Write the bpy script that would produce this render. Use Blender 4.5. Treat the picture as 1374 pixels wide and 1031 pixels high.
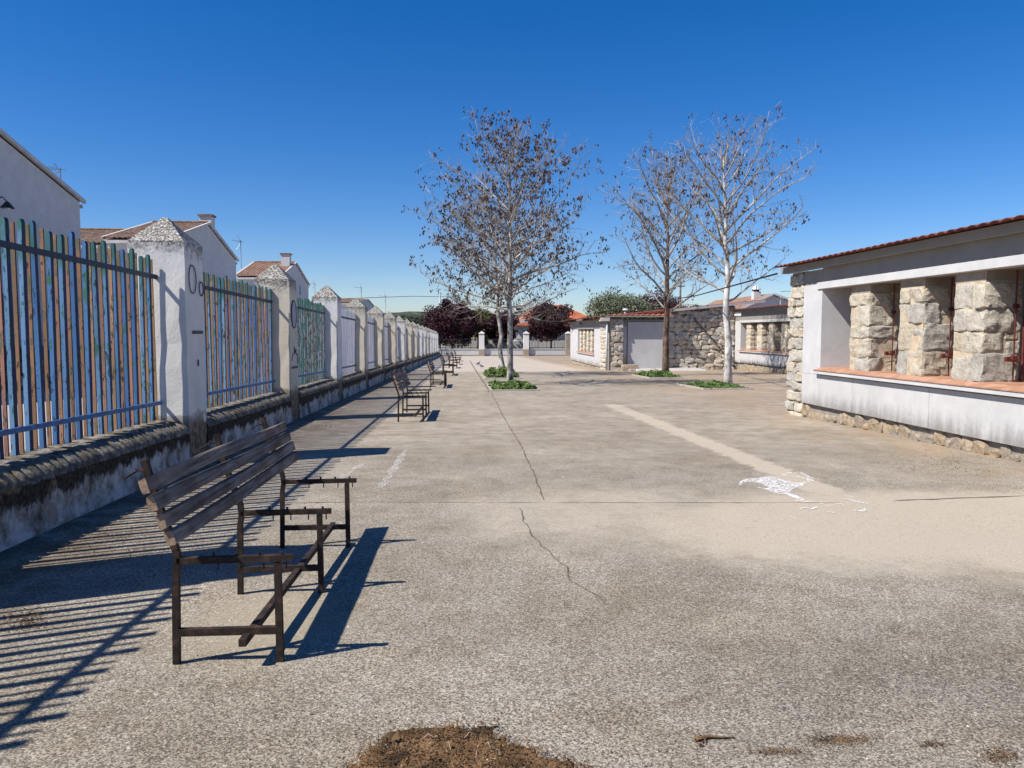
import bpy, bmesh, math, random
import numpy as np
from mathutils import Vector, Matrix, noise as mnoise

for o in list(bpy.data.objects):
    bpy.data.objects.remove(o)
SC = bpy.context.scene
COL = SC.collection
R = math.radians
rnd = random.Random(11)

# ------------------------------------------------------------------ camera, sky, sun, exposure
F_PX, CX, CY = 1020.0, 687.0, 515.5            # focal length and centre of the photograph, in its own pixels
VPX, HZ = 617.0, 446.0                         # where +Y vanishes; the horizon
SLOPE = 0.0155                                 # the yard falls gently away from the camera
EYE = 1.5
cam_d = bpy.data.cameras.new('camera')
cam = bpy.data.objects.new('camera', cam_d)
COL.objects.link(cam)
cam_d.sensor_width = 36.0
cam_d.lens = 36.0 * F_PX / 1374.0
cam_d.clip_start = 0.05
cam_d.clip_end = 6000
cam.location = (0, 0, EYE)
yaw = math.atan((CX - VPX) / F_PX)
pitch = math.atan((CY - HZ) / F_PX)
cam.rotation_euler = (math.pi / 2 - pitch, 0, -yaw)
SC.camera = cam

SUN_DIR = Vector((1.0, 0.38, -1.20)).normalized()    # the way the light travels
SUN_EL = math.asin(-SUN_DIR.z)
world = bpy.data.worlds.new('World')
SC.world = world
world.use_nodes = True
wn = world.node_tree
for n in list(wn.nodes):
    wn.nodes.remove(n)
w_out = wn.nodes.new('ShaderNodeOutputWorld')
w_bg = wn.nodes.new('ShaderNodeBackground')
w_sky = wn.nodes.new('ShaderNodeTexSky')
w_sky.sky_type = 'NISHITA'
w_sky.sun_disc = False
w_sky.sun_elevation = SUN_EL
w_sky.sun_rotation = math.atan2(-SUN_DIR.x, -SUN_DIR.y)
w_sky.altitude = 600
w_sky.air_density = 1.0
w_sky.dust_density = 0.35
w_sky.ozone_density = 3.0
w_bg.inputs['Strength'].default_value = 0.074
w_hs = wn.nodes.new('ShaderNodeHueSaturation')
w_hs.inputs['Saturation'].default_value = 1.42
w_hs.inputs['Hue'].default_value = 0.503
w_tint = wn.nodes.new('ShaderNodeMix')
w_tint.data_type = 'RGBA'
w_tint.blend_type = 'MULTIPLY'
w_tint.inputs[0].default_value = 1.0
w_tint.inputs[7].default_value = (1.0, 1.01, 1.20, 1)
wn.links.new(w_sky.outputs[0], w_hs.inputs['Color'])
wn.links.new(w_hs.outputs[0], w_tint.inputs[6])
wn.links.new(w_tint.outputs[2], w_bg.inputs[0])
wn.links.new(w_bg.outputs[0], w_out.inputs[0])

sun_d = bpy.data.lights.new('sun', 'SUN')
sun_d.energy = 5.0
sun_d.angle = R(0.53)
sun_d.color = (1.0, 0.94, 0.86)
sun = bpy.data.objects.new('sun', sun_d)
COL.objects.link(sun)
sun.rotation_euler = SUN_DIR.to_track_quat('-Z', 'Y').to_euler()
sun.location = (-20, -5, 30)

SC.render.engine = 'CYCLES'
SC.view_settings.view_transform = 'Standard'
SC.view_settings.look = 'None'
SC.view_settings.gamma = 1
SC.view_settings.exposure = 0.55
SC.view_settings.use_curve_mapping = False


def gz(y):
    """height of the ground"""
    if y < 120:
        return -SLOPE * y
    return -SLOPE * 120


def gp(u, v):
    """photo measurement -> point on the yard's surface"""
    a, b_ = (u - CX) / F_PX, -(v - CY) / F_PX
    cy_, sy_, cp_, sp_ = math.cos(yaw), math.sin(yaw), math.cos(pitch), math.sin(pitch)
    dx = sy_ * cp_ + a * cy_ + b_ * sy_ * sp_
    dy = cy_ * cp_ - a * sy_ + b_ * cy_ * sp_
    dz = -sp_ + b_ * cp_
    t = -EYE / (dz + SLOPE * dy)
    return (dx * t, dy * t)


# ------------------------------------------------------------------ materials
class NT:
    def __init__(s, name, rough=0.85):
        s.m = bpy.data.materials.new(name)
        s.m.use_nodes = True
        s.nt = s.m.node_tree
        s.b = s.nt.nodes['Principled BSDF']
        s.b.inputs['Roughness'].default_value = rough
        s.b.inputs['Specular IOR Level'].default_value = 0.25
        g = s.nt.nodes.new('ShaderNodeNewGeometry')
        s.pos = g.outputs['Position']
        s.nrm = g.outputs['Normal']
        s._obj = None

    def n(s, t):
        return s.nt.nodes.new(t)

    def put(s, sock, v):
        if isinstance(v, bpy.types.NodeSocket):
            s.nt.links.new(v, sock)
        elif isinstance(v, (tuple, list)):
            if len(sock.default_value) == 4 and len(v) == 3:
                v = (*v, 1)
            sock.default_value = v
        else:
            sock.default_value = v

    def objpos(s):
        if s._obj is None:
            s._obj = s.n('ShaderNodeTexCoord').outputs['Object']
        return s._obj

    def rand(s):
        return s.n('ShaderNodeObjectInfo').outputs['Random']

    def map(s, scale=(1, 1, 1), vec=None, loc=(0, 0, 0)):
        k = s.n('ShaderNodeMapping')
        s.put(k.inputs['Vector'], vec if vec is not None else s.pos)
        k.inputs['Scale'].default_value = scale
        s.put(k.inputs['Location'], loc)
        return k.outputs[0]

    def noise(s, scale, detail=4, rough=0.55, vec=None, dist=0.0):
        k = s.n('ShaderNodeTexNoise')
        s.put(k.inputs['Vector'], vec if vec is not None else s.pos)
        k.inputs['Scale'].default_value = scale
        k.inputs['Detail'].default_value = detail
        k.inputs['Roughness'].default_value = rough
        k.inputs['Distortion'].default_value = dist
        return k.outputs['Fac']

    def vor(s, scale, vec=None, out='Distance', feature='F1'):
        k = s.n('ShaderNodeTexVoronoi')
        k.feature = feature
        s.put(k.inputs['Vector'], vec if vec is not None else s.pos)
        k.inputs['Scale'].default_value = scale
        return k.outputs[out]

    def ramp(s, fac, stops):
        k = s.n('ShaderNodeValToRGB')
        e = k.color_ramp.elements
        while len(e) < len(stops):
            e.new(0.5)
        for i, (p, c) in enumerate(stops):
            e[i].position = p
            if not isinstance(c, (tuple, list)):
                c = (c, c, c)
            e[i].color = (*c[:3], 1)
        s.put(k.inputs[0], fac)
        return k.outputs[0]

    def mix(s, fac, a, b, mode='MIX'):
        k = s.n('ShaderNodeMix')
        k.data_type = 'RGBA'
        k.blend_type = mode
        s.put(k.inputs[0], fac)
        s.put(k.inputs[6], a)
        s.put(k.inputs[7], b)
        return k.outputs[2]

    def math(s, op, a, b=0.0, clamp=False):
        k = s.n('ShaderNodeMath')
        k.operation = op
        k.use_clamp = clamp
        s.put(k.inputs[0], a)
        s.put(k.inputs[1], b)
        return k.outputs[0]

    def smooth(s, v, lo, hi):
        """0 below lo, 1 above hi"""
        k = s.n('ShaderNodeMapRange')
        k.interpolation_type = 'SMOOTHSTEP'
        s.put(k.inputs['Value'], v)
        k.inputs['From Min'].default_value = lo
        k.inputs['From Max'].default_value = hi
        return k.outputs[0]

    def xyz(s, vec=None):
        k = s.n('ShaderNodeSeparateXYZ')
        s.put(k.inputs[0], vec if vec is not None else s.pos)
        return k.outputs

    def bump(s, h, strength=0.5, dist=0.01):
        k = s.n('ShaderNodeBump')
        k.inputs['Strength'].default_value = strength
        k.inputs['Distance'].default_value = dist
        s.put(k.inputs['Height'], h)
        s.put(s.b.inputs['Normal'], k.outputs[0])

    def col(s, c):
        s.put(s.b.inputs['Base Color'], c)
        return s.m


def m_simple(name, c, rough=0.8, var=0.15, scale=6.0, bump=0.0, metal=0.0):
    t = NT(name, rough)
    f = t.noise(scale, 5, 0.6)
    lo = tuple(x * (1 - var) for x in c)
    hi = tuple(min(1, x * (1 + var)) for x in c)
    t.b.inputs['Metallic'].default_value = metal
    if bump:
        t.bump(t.noise(scale * 12, 4), bump, 0.004)
    return t.col(t.ramp(f, [(0.3, lo), (0.7, hi)]))


M = {}


def mk_ground():
    t = NT('yard_concrete', 0.9)
    x, y, z = t.xyz()
    fine = t.noise(270, 3, 0.7)
    v = t.vor(150, out='Color')
    peb = t.xyz(v)[0]
    big = t.noise(0.55, 5, 0.6)
    mid = t.noise(3.2, 5, 0.62)
    agg = t.math('ADD', t.math('MULTIPLY', fine, 0.75), t.math('MULTIPLY', peb, 0.42))
    base = t.ramp(agg, [(0.38, (0.10, 0.086, 0.070)), (0.54, (0.25, 0.225, 0.19)), (0.68, (0.39, 0.36, 0.31)), (0.86, (0.64, 0.60, 0.53))])
    smoothc = t.ramp(mid, [(0.25, (0.33, 0.29, 0.24)), (0.75, (0.46, 0.41, 0.35))])
    # farther off the surface is worn finer and warmer
    far = t.smooth(y, 5.0, 15.0)
    base = t.mix(t.math('MULTIPLY', far, 0.65), base, smoothc)
    base = t.mix(t.smooth(big, 0.38, 0.72), t.mix(1.0, base, (0.80, 0.79, 0.78), 'MULTIPLY'), base)
    base = t.mix(t.smooth(mid, 0.30, 0.62), t.mix(1.0, base, (0.82, 0.80, 0.77), 'MULTIPLY'), base)
    base = t.mix(t.math('MULTIPLY', t.smooth(t.noise(0.9, 6, 0.7, t.map((1, 1, 1), loc=(7, 3, 0))), 0.46, 0.66), 0.38), base, t.mix(1.0, base, (0.80, 0.73, 0.60), 'MULTIPLY'))
    base = t.mix(t.math('MULTIPLY', t.smooth(t.noise(1.6, 6, 0.75, t.map((1, 0.6, 1), loc=(17, 9, 0))), 0.50, 0.66), 0.5), base, t.mix(1.0, base, (1.25, 1.22, 1.16), 'MULTIPLY'))
    base = t.mix(t.math('MULTIPLY', t.smooth(t.noise(5.0, 7, 0.8, t.map((1, 1, 1), loc=(2, 5, 0))), 0.56, 0.68), 0.4), base, t.mix(1.0, base, (0.7, 0.67, 0.62), 'MULTIPLY'))
    # sand washed over the right half: a straight strip that fans out
    wob = t.math('MULTIPLY', t.math('SUBTRACT', t.noise(1.3, 4), 0.5), 1.5)
    wob2 = t.math('MULTIPLY', t.math('SUBTRACT', t.noise(6.0, 4), 0.5), 0.35)
    sx = t.math('ABSOLUTE', t.math('SUBTRACT', t.math('ADD', x, wob2), 3.72))
    strip = t.math('SUBTRACT', 1.0, t.smooth(sx, 0.05, 0.30))
    ylim = t.math('MULTIPLY', t.smooth(y, 6.8, 7.6), t.math('SUBTRACT', 1.0, t.smooth(y, 18.0, 19.2)))
    strip = t.math('MULTIPLY', strip, ylim)
    ex = t.math('MULTIPLY', t.math('SUBTRACT', t.math('ADD', x, wob), 4.3), 0.30)
    ey = t.math('MULTIPLY', t.math('SUBTRACT', t.math('ADD', y, t.math('MULTIPLY', wob, 0.5)), 6.0), 0.62)
    rr = t.math('SQRT', t.math('ADD', t.math('MULTIPLY', ex, ex), t.math('MULTIPLY', ey, ey)))
    fan = t.math('SUBTRACT', 1.0, t.smooth(rr, 0.15, 1.45))
    ex2 = t.math('MULTIPLY', t.math('SUBTRACT', t.math('ADD', x, wob), 1.3), 0.42)
    ey2 = t.math('MULTIPLY', t.math('SUBTRACT', y, 6.6), 0.45)
    rr2 = t.math('SQRT', t.math('ADD', t.math('MULTIPLY', ex2, ex2), t.math('MULTIPLY', ey2, ey2)))
    fan2 = t.math('MULTIPLY', t.math('SUBTRACT', 1.0, t.smooth(rr2, 0.2, 1.1)), 0.45)
    sand = t.math('MAXIMUM', t.math('MAXIMUM', strip, fan), fan2)
    sandc = t.ramp(t.noise(60, 4, 0.7), [(0.3, (0.38, 0.33, 0.265)), (0.7, (0.50, 0.445, 0.37))])
    brk = t.math('ADD', t.math('MULTIPLY', t.noise(11, 7, 0.8), 1.0), t.math('MULTIPLY', t.noise(2.4, 5, 0.7), 0.8))
    keep = t.smooth(t.math('SUBTRACT', t.math('ADD', t.math('MULTIPLY', sand, 1.35), t.math('MULTIPLY', brk, 0.75)), t.math('MULTIPLY', agg, 0.75)), 0.42, 1.15)
    base = t.mix(t.math('MULTIPLY', t.math('MULTIPLY', keep, t.smooth(sand, 0.0, 0.45)), 0.85), base, sandc)
    # orange earth along the stalls, leaf dirt along the fence, its colour also deepening the shadow there
    d1 = t.math('MULTIPLY', t.smooth(t.math('ADD', x, wob), 5.3, 7.2), t.smooth(t.noise(2.0, 5), 0.38, 0.62))
    d1 = t.math('MULTIPLY', d1, t.smooth(y, 7.0, 9.0))
    base = t.mix(t.math('MULTIPLY', d1, 0.55), base, (0.36, 0.235, 0.14))
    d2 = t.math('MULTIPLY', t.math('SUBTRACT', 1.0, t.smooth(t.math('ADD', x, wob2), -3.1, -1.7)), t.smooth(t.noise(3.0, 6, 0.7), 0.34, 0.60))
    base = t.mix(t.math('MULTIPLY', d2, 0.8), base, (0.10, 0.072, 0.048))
    bx = t.math('MULTIPLY', t.math('SUBTRACT', t.math('ADD', x, wob2), -1.05), 1.5)
    by = t.math('MULTIPLY', t.math('SUBTRACT', t.math('ADD', y, wob2), 4.1), 1.1)
    br = t.math('SQRT', t.math('ADD', t.math('MULTIPLY', bx, bx), t.math('MULTIPLY', by, by)))
    base = t.mix(t.math('MULTIPLY', t.math('SUBTRACT', 1.0, t.smooth(br, 0.3, 0.9)), 0.6), base, (0.34, 0.295, 0.225))
    # broad darker patch in the lower right, paler slab far off
    ex3 = t.math('MULTIPLY', t.math('SUBTRACT', t.math('ADD', x, wob), 2.6), 0.55)
    ey3 = t.math('MULTIPLY', t.math('SUBTRACT', t.math('ADD', y, wob), 3.2), 1.1)
    rr3 = t.math('SQRT', t.math('ADD', t.math('MULTIPLY', ex3, ex3), t.math('MULTIPLY', ey3, ey3)))
    base = t.mix(t.math('MULTIPLY', t.math('SUBTRACT', 1.0, t.smooth(rr3, 0.4, 1.1)), 0.55), base, t.mix(1.0, base, (0.66, 0.66, 0.66), 'MULTIPLY'))
    slab = t.math('MULTIPLY', t.smooth(y, 40.0, 42.0), t.math('SUBTRACT', 1.0, t.smooth(x, 6.4, 7.8)))
    base = t.mix(t.math('MULTIPLY', slab, 0.6), base, (0.52, 0.46, 0.41))
    st = t.smooth(t.noise(1.0, 5, 0.65, t.map((0.35, 1.6, 1))), 0.52, 0.72)
    base = t.mix(t.math('MULTIPLY', t.math('MULTIPLY', st, far), 0.30), base, (0.22, 0.195, 0.165))
    moss = t.math('MULTIPLY', t.smooth(t.noise(1.7, 5, 0.7), 0.60, 0.74), t.math('SUBTRACT', 1.0, t.smooth(y, 3.0, 4.2)))
    base = t.mix(t.math('MULTIPLY', moss, 0.35), base, (0.12, 0.11, 0.06))
    grit = t.smooth(t.noise(48, 2, 0.5), 0.66, 0.70)
    base = t.mix(t.math('MULTIPLY', grit, 0.55), base, (0.62, 0.58, 0.51))
    pitm = t.smooth(t.noise(36, 3, 0.6, t.map((1, 1, 1), loc=(4, 4, 0))), 0.63, 0.68)
    base = t.mix(t.math('MULTIPLY', pitm, 0.5), base, (0.09, 0.078, 0.062))
    base = t.mix(1.0, base, (1.0, 0.985, 0.935), 'MULTIPLY')
    t.bump(agg, 0.5, 0.006)
    return t.col(base)


def mk_plaster(name, c, stain=0.5, lichen_z=None, base_z=None, vert=None, dirt=(0.10, 0.09, 0.08)):
    """painted render with blotches; lichen above lichen_z (object z), peeling below base_z"""
    t = NT(name, 0.9)
    ox, oy, oz = t.xyz(t.objpos())
    n1 = t.noise(2.2, 6, 0.65)
    n2 = t.noise(30, 4, 0.6)
    col = t.mix(t.smooth(n1, 0.35, 0.75), tuple(v * 0.86 for v in c), c)
    sp = t.smooth(t.noise(9, 6, 0.75), 0.60, 0.72)
    col = t.mix(t.math('MULTIPLY', sp, stain * 0.5), col, tuple(v * 0.6 for v in c))
    if lichen_z is not None:
        a, b = lichen_z
        m = t.math('ADD', t.smooth(oz, a, b), t.math('MULTIPLY', t.math('SUBTRACT', t.noise(4, 4), 0.5), 0.5))
        l1 = t.noise(38, 5, 0.75)
        lc = t.ramp(l1, [(0.42, (0.06, 0.056, 0.05)), (0.50, (0.17, 0.16, 0.14)), (0.55, (0.34, 0.325, 0.29)), (0.62, (0.66, 0.63, 0.57))])
        patch = t.smooth(t.math('ADD', t.math('MULTIPLY', t.noise(14, 6, 0.7), 0.9), t.math('MULTIPLY', m, 0.62)), 0.62, 0.98)
        col = t.mix(patch, col, lc)
    if base_z is not None:
        a, b = base_z
        m = t.math('SUBTRACT', 1.0, t.smooth(oz, a, b))
        p = t.smooth(t.math('ADD', t.noise(5, 5, 0.6), t.math('MULTIPLY', m, 0.35)), 0.62, 0.70)
        bc = t.ramp(t.noise(12, 5), [(0.35, (0.10, 0.07, 0.045)), (0.65, (0.30, 0.24, 0.16))])
        col = t.mix(t.math('MULTIPLY', p, m), col, bc)
    if vert is not None:                                   # soft vertical streaks between two object heights
        lo, hi, k = vert
        s1 = t.math('ADD', t.math('MULTIPLY', t.noise(1.0, 5, 0.65, t.map((7, 7, 0.9))), 0.55), t.math('MULTIPLY', t.noise(1.0, 4, 0.6, t.map((1.3, 1.3, 0.7))), 0.5))
        s2 = t.noise(14, 5, 0.7)
        hgt = t.math('MULTIPLY', t.math('SUBTRACT', 1.0, t.smooth(oz, lo, hi)), 1.0)
        f = t.smooth(t.math('ADD', t.math('ADD', t.math('MULTIPLY', s1, 0.8), t.math('MULTIPLY', s2, 0.25)), t.math('MULTIPLY', hgt, 0.32)), 0.60, 0.90)
        col = t.mix(t.math('MULTIPLY', t.math('MULTIPLY', f, hgt), k), col, dirt)
    t.bump(t.math('ADD', n2, t.math('MULTIPLY', n1, 2.0)), 0.35, 0.008)
    return t.col(col)


def mk_wall_base():
    t = NT('low_wall_render', 0.95)
    ox, oy, oz = t.xyz(t.objpos())
    n1 = t.noise(3.0, 6, 0.7)
    col = t.ramp(n1, [(0.36, (0.10, 0.085, 0.06)), (0.46, (0.30, 0.28, 0.25)), (0.58, (0.56, 0.55, 0.54))])
    s = t.math('ADD', t.math('MULTIPLY', t.noise(1.0, 6, 0.75, t.map((4.5, 4.5, 1.5))), 0.8), t.math('MULTIPLY', t.noise(9.0, 5, 0.7), 0.25))
    h = t.smooth(oz, 0.05, 0.48)
    m = t.smooth(t.math('ADD', t.math('MULTIPLY', s, 1.1), t.math('MULTIPLY', h, 0.60)), 0.84, 0.96)
    col = t.mix(m, col, t.ramp(t.noise(24, 4), [(0.4, (0.020, 0.017, 0.013)), (0.7, (0.09, 0.075, 0.055))]))
    pt = t.smooth(t.noise(1.6, 5, 0.6), 0.60, 0.66)
    col = t.mix(t.math('MULTIPLY', pt, 0.7), col, (0.27, 0.215, 0.14))
    t.bump(t.math('ADD', t.noise(26, 5), t.math('MULTIPLY', n1, 3)), 0.7, 0.015)
    return t.col(col)


def mk_stone(name, light, mid, dark, sc=9.0, bump=0.8):
    t = NT(name, 0.92)
    r = t.rand()
    n = t.noise(sc, 7, 0.7)
    col = t.ramp(n, [(0.28, dark), (0.47, mid), (0.68, light)])
    sp = t.smooth(t.noise(sc * 9, 3, 0.6), 0.60, 0.70)
    col = t.mix(t.math('MULTIPLY', sp, 0.6), col, tuple(v * 0.35 for v in mid))
    tint = t.ramp(r, [(0.0, (0.82, 0.82, 0.84)), (0.4, (1, 0.98, 0.95)), (0.75, (1.0, 0.90, 0.76)), (1.0, (1.1, 1.08, 1.02))])
    col = t.mix(1.0, col, tint, 'MULTIPLY')
    t.bump(t.math('ADD', n, t.math('MULTIPLY', t.noise(sc * 4, 6, 0.75), 0.7)), bump, 0.03)
    return t.col(col)


def mk_slat(name, paints, under, chip=0.58, wh=0.0):
    """old paint in several layers on metal-edged slats"""
    t = NT(name, 0.55)
    r = t.rand()
    k = t.n('ShaderNodeCombineXYZ')
    t.put(k.inputs[2], t.math('MULTIPLY', r, 37.0))
    vec = t.n('ShaderNodeVectorMath')
    vec.operation = 'ADD'
    t.put(vec.inputs[0], t.map((1, 1, 0.28)))
    t.put(vec.inputs[1], k.outputs[0])
    v = vec.outputs[0]
    c = t.ramp(r, [(i / max(1, len(paints) - 1), p) for i, p in enumerate(paints)])
    c = t.mix(t.smooth(t.noise(2.2, 3, 0.5, v), 0.42, 0.62), c, t.mix(1.0, c, (0.72, 0.76, 0.8), 'MULTIPLY'))
    a = t.smooth(t.noise(11, 6, 0.75, v), chip - 0.04, chip - 0.02)
    c = t.mix(a, c, under[0])
    b = t.smooth(t.noise(24, 6, 0.75, v), chip - 0.02, chip)
    c = t.mix(b, c, under[1])
    d = t.smooth(t.noise(5, 6, 0.75, v), 0.64, 0.66)
    c = t.mix(d, c, under[2])
    ox, oy, oz = t.xyz(t.objpos())
    top = t.smooth(t.math('ADD', oz, t.math('MULTIPLY', t.math('SUBTRACT', r, 0.5), 0.25)), 1.66, 1.80)
    g = t.math('MULTIPLY', top, t.smooth(t.noise(4, 5, 0.7, v), 0.40, 0.5))
    c = t.mix(t.math('MULTIPLY', g, 0.85), c, under[0])
    if wh:
        e = t.smooth(t.noise(6, 5, 0.7, v), 0.62, 0.65)
        c = t.mix(t.math('MULTIPLY', e, wh), c, (0.7, 0.68, 0.64))
    t.bump(t.noise(60, 4), 0.3, 0.003)
    return t.col(c)


def mk_leaf(name, cols, rough=0.6, trans=0.2):
    t = NT(name, rough)
    k = t.noise(3.0, 3, 0.6)
    f = t.vor(9, out='Color')
    f = t.xyz(f)[0]
    c = t.ramp(t.math('ADD', t.math('MULTIPLY', k, 0.5), t.math('MULTIPLY', f, 0.5)), [(i / (len(cols) - 1) * 0.6 + 0.2, c) for i, c in enumerate(cols)])
    return t.col(c)


def mk_bark(name, a, b, c, sc=5):
    t = NT(name, 0.9)
    n = t.noise(sc, 6, 0.7, t.map((1.2, 1.2, 0.6)))
    col = t.ramp(n, [(0.35, a), (0.5, b), (0.62, c)])
    t.bump(t.noise(sc * 5, 5, 0.7, t.map((1, 1, 0.3))), 0.6, 0.01)
    return t.col(col)


def mk_wood():
    t = NT('weathered_plank', 0.85)
    v = t.map((30, 1.2, 30))
    g = t.noise(1.6, 6, 0.7, v, 0.6)
    c = t.ramp(g, [(0.3, (0.06, 0.05, 0.043)), (0.48, (0.18, 0.155, 0.135)), (0.70, (0.34, 0.305, 0.275))])
    bl = t.smooth(t.noise(3, 4), 0.42, 0.65)
    c = t.mix(bl, c, t.mix(1.0, c, (0.6, 0.52, 0.48), 'MULTIPLY'))
    nx, ny, nz = t.xyz(t.nrm)
    end = t.smooth(t.math('ABSOLUTE', ny), 0.7, 0.9)        # sawn ends, paler bare wood
    c = t.mix(end, c, t.ramp(t.noise(40, 4), [(0.3, (0.20, 0.13, 0.085)), (0.7, (0.42, 0.30, 0.21))]))
    t.bump(g, 0.8, 0.004)
    return t.col(c)


def mk_rust():
    t = NT('rusty_angle_iron', 0.7)
    n = t.noise(16, 6, 0.7)
    c = t.ramp(n, [(0.35, (0.014, 0.012, 0.011)), (0.52, (0.035, 0.024, 0.019)), (0.68, (0.085, 0.046, 0.032))])
    t.b.inputs['Metallic'].default_value = 0.2
    t.bump(n, 0.4, 0.003)
    return t.col(c)


def mk_tile(name, a, b, c, sc=3.0):
    t = NT(name, 0.85)
    n = t.noise(sc, 5, 0.7)
    n2 = t.xyz(t.vor(sc * 1.7, out='Color'))[0]
    col = t.ramp(t.math('ADD', t.math('MULTIPLY', n, 0.6), t.math('MULTIPLY', n2, 0.4)), [(0.25, a), (0.5, b), (0.75, c)])
    return t.col(col)


def mk_paint_worn():
    t = NT('worn_white_paint', 0.8)
    f = t.smooth(t.noise(48, 5, 0.75), 0.44, 0.58)
    f = t.math('MAXIMUM', f, t.smooth(t.noise(9, 4, 0.6), 0.52, 0.7))
    tr = t.n('ShaderNodeBsdfTransparent')
    mx = t.n('ShaderNodeMixShader')
    out = t.nt.nodes['Material Output']
    t.put(mx.inputs[0], f)
    t.nt.links.new(tr.outputs[0], mx.inputs[1])
    t.nt.links.new(t.b.outputs[0], mx.inputs[2])
    t.nt.links.new(mx.outputs[0], out.inputs[0])
    return t.col((0.80, 0.80, 0.79))


def mk_faint():
    m = mk_paint_worn()
    m.name = 'faded_line_paint'
    nt = m.node_tree
    for n in nt.nodes:
        if n.type == 'MAP_RANGE' and n.inputs['From Min'].default_value < 0.5:
            n.inputs['From Min'].default_value = 0.47
            n.inputs['From Max'].default_value = 0.60
    nt.nodes['Principled BSDF'].inputs['Base Color'].default_value = (0.6, 0.57, 0.53, 1)
    return m


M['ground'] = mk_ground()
M['road'] = m_simple('street_asphalt', (0.34, 0.32, 0.30), 0.9, 0.12, 3, 0.4)
M['field'] = m_simple('dry_ground', (0.20, 0.17, 0.11), 0.95, 0.3, 0.2)
M['pillar_white'] = mk_plaster('lichened_white_render', (0.80, 0.78, 0.735), 0.45, (2.30, 2.95), (0.45, 0.80))
M['pillar_cream'] = mk_plaster('lichened_cream_render', (0.72, 0.65, 0.52), 0.5, (2.20, 2.95), (0.45, 0.8))
M['wall'] = mk_wall_base()
M['coping'] = mk_stone('mossy_coping', (0.34, 0.32, 0.28), (0.14, 0.13, 0.11), (0.03, 0.027, 0.022), 9, 0.5)
M['blue'] = mk_slat('chipped_blue_paint', [(0.09, 0.24, 0.48), (0.14, 0.31, 0.54), (0.07, 0.18, 0.40), (0.24, 0.42, 0.58)],
                    [(0.045, 0.17, 0.13), (0.03, 0.055, 0.09), (0.10, 0.26, 0.28)], 0.60)
M['orange'] = mk_slat('chipped_ochre_paint', [(0.42, 0.22, 0.115), (0.47, 0.28, 0.13), (0.42, 0.205, 0.14), (0.33, 0.18, 0.10)],
                      [(0.16, 0.15, 0.09), (0.06, 0.045, 0.03), (0.36, 0.17, 0.10)], 0.60)
M['teal'] = mk_slat('flaking_green_paint', [(0.17, 0.30, 0.33), (0.36, 0.26, 0.19), (0.22, 0.33, 0.45), (0.40, 0.39, 0.36)],
                    [(0.06, 0.17, 0.14), (0.07, 0.06, 0.05), (0.33, 0.18, 0.13)], 0.55)
M['lilac'] = mk_slat('faded_lilac_paint', [(0.46, 0.46, 0.55), (0.52, 0.50, 0.56), (0.44, 0.47, 0.60), (0.55, 0.50, 0.50)],
                     [(0.36, 0.40, 0.46), (0.14, 0.13, 0.15), (0.46, 0.38, 0.36)], 0.62)
M['slat_shade_blue'] = mk_slat('navy_shaded_side', [(0.012, 0.028, 0.10), (0.016, 0.035, 0.12)], [(0.02, 0.05, 0.06), (0.015, 0.015, 0.03), (0.03, 0.09, 0.16)], 0.58)  # shade on the yard-side slat faces, put in as dark blue
M['rail'] = mk_slat('blue_black_rail_paint', [(0.05, 0.13, 0.30), (0.07, 0.18, 0.36)], [(0.03, 0.07, 0.08), (0.02, 0.02, 0.03), (0.05, 0.12, 0.14)], 0.55)
M['rail_blue'] = m_simple('blue_rail_paint', (0.06, 0.16, 0.34), 0.5, 0.25, 9, 0.2)
M['rail_dark'] = m_simple('dark_rail_paint', (0.03, 0.045, 0.075), 0.5, 0.3, 9, 0.2)
M['graffiti'] = m_simple('grey_marker', (0.10, 0.095, 0.11), 0.7, 0.2, 20)
M['graffiti_fill'] = m_simple('lilac_marker', (0.42, 0.40, 0.50), 0.8, 0.1, 10)
M['wood'] = mk_wood()
M['rust'] = mk_rust()
M['stall_white'] = mk_plaster('stall_white_paint', (0.55, 0.55, 0.55), 0.15)
M['panel'] = mk_plaster('stained_white_panel', (0.53, 0.53, 0.525), 0.25, vert=(0.10, 0.80, 0.75), dirt=(0.13, 0.115, 0.10))
M['panel_dark'] = mk_plaster('mouldy_white_panel', (0.55, 0.55, 0.55), 0.2, vert=(0.10, 0.85, 1.5), dirt=(0.06, 0.06, 0.055))
M['concrete'] = m_simple('brown_concrete', (0.30, 0.25, 0.20), 0.9, 0.25, 5, 0.4)
M['fascia'] = m_simple('grey_fascia_eave_shade', (0.26, 0.245, 0.22), 0.85, 0.1, 2)  # fascia boards; also the eave shade painted into the upper walls
M['terracotta'] = mk_tile('terracotta_sill', (0.30, 0.155, 0.095), (0.36, 0.195, 0.125), (0.42, 0.25, 0.17), 2.5)
M['roof_red'] = mk_tile('red_sheet_roof', (0.10, 0.032, 0.027), (0.17, 0.05, 0.038), (0.23, 0.09, 0.065), 3)
M['roof_orange'] = mk_tile('orange_clay_tile', (0.27, 0.075, 0.038), (0.38, 0.115, 0.055), (0.44, 0.17, 0.09), 2.5)
M['roof_brown'] = mk_tile('brown_clay_tile', (0.11, 0.07, 0.05), (0.19, 0.12, 0.085), (0.28, 0.19, 0.14), 2.0)
M['roof_tan'] = mk_tile('tan_clay_tile', (0.15, 0.09, 0.06), (0.25, 0.15, 0.10), (0.32, 0.21, 0.15), 2.0)
M['granite'] = mk_stone('pale_granite', (0.62, 0.595, 0.53), (0.52, 0.495, 0.43), (0.33, 0.30, 0.25), 10, 1.0)
M['rubble'] = mk_stone('dusty_rubble', (0.50, 0.435, 0.35), (0.37, 0.315, 0.245), (0.19, 0.155, 0.115), 12, 0.9)
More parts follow.
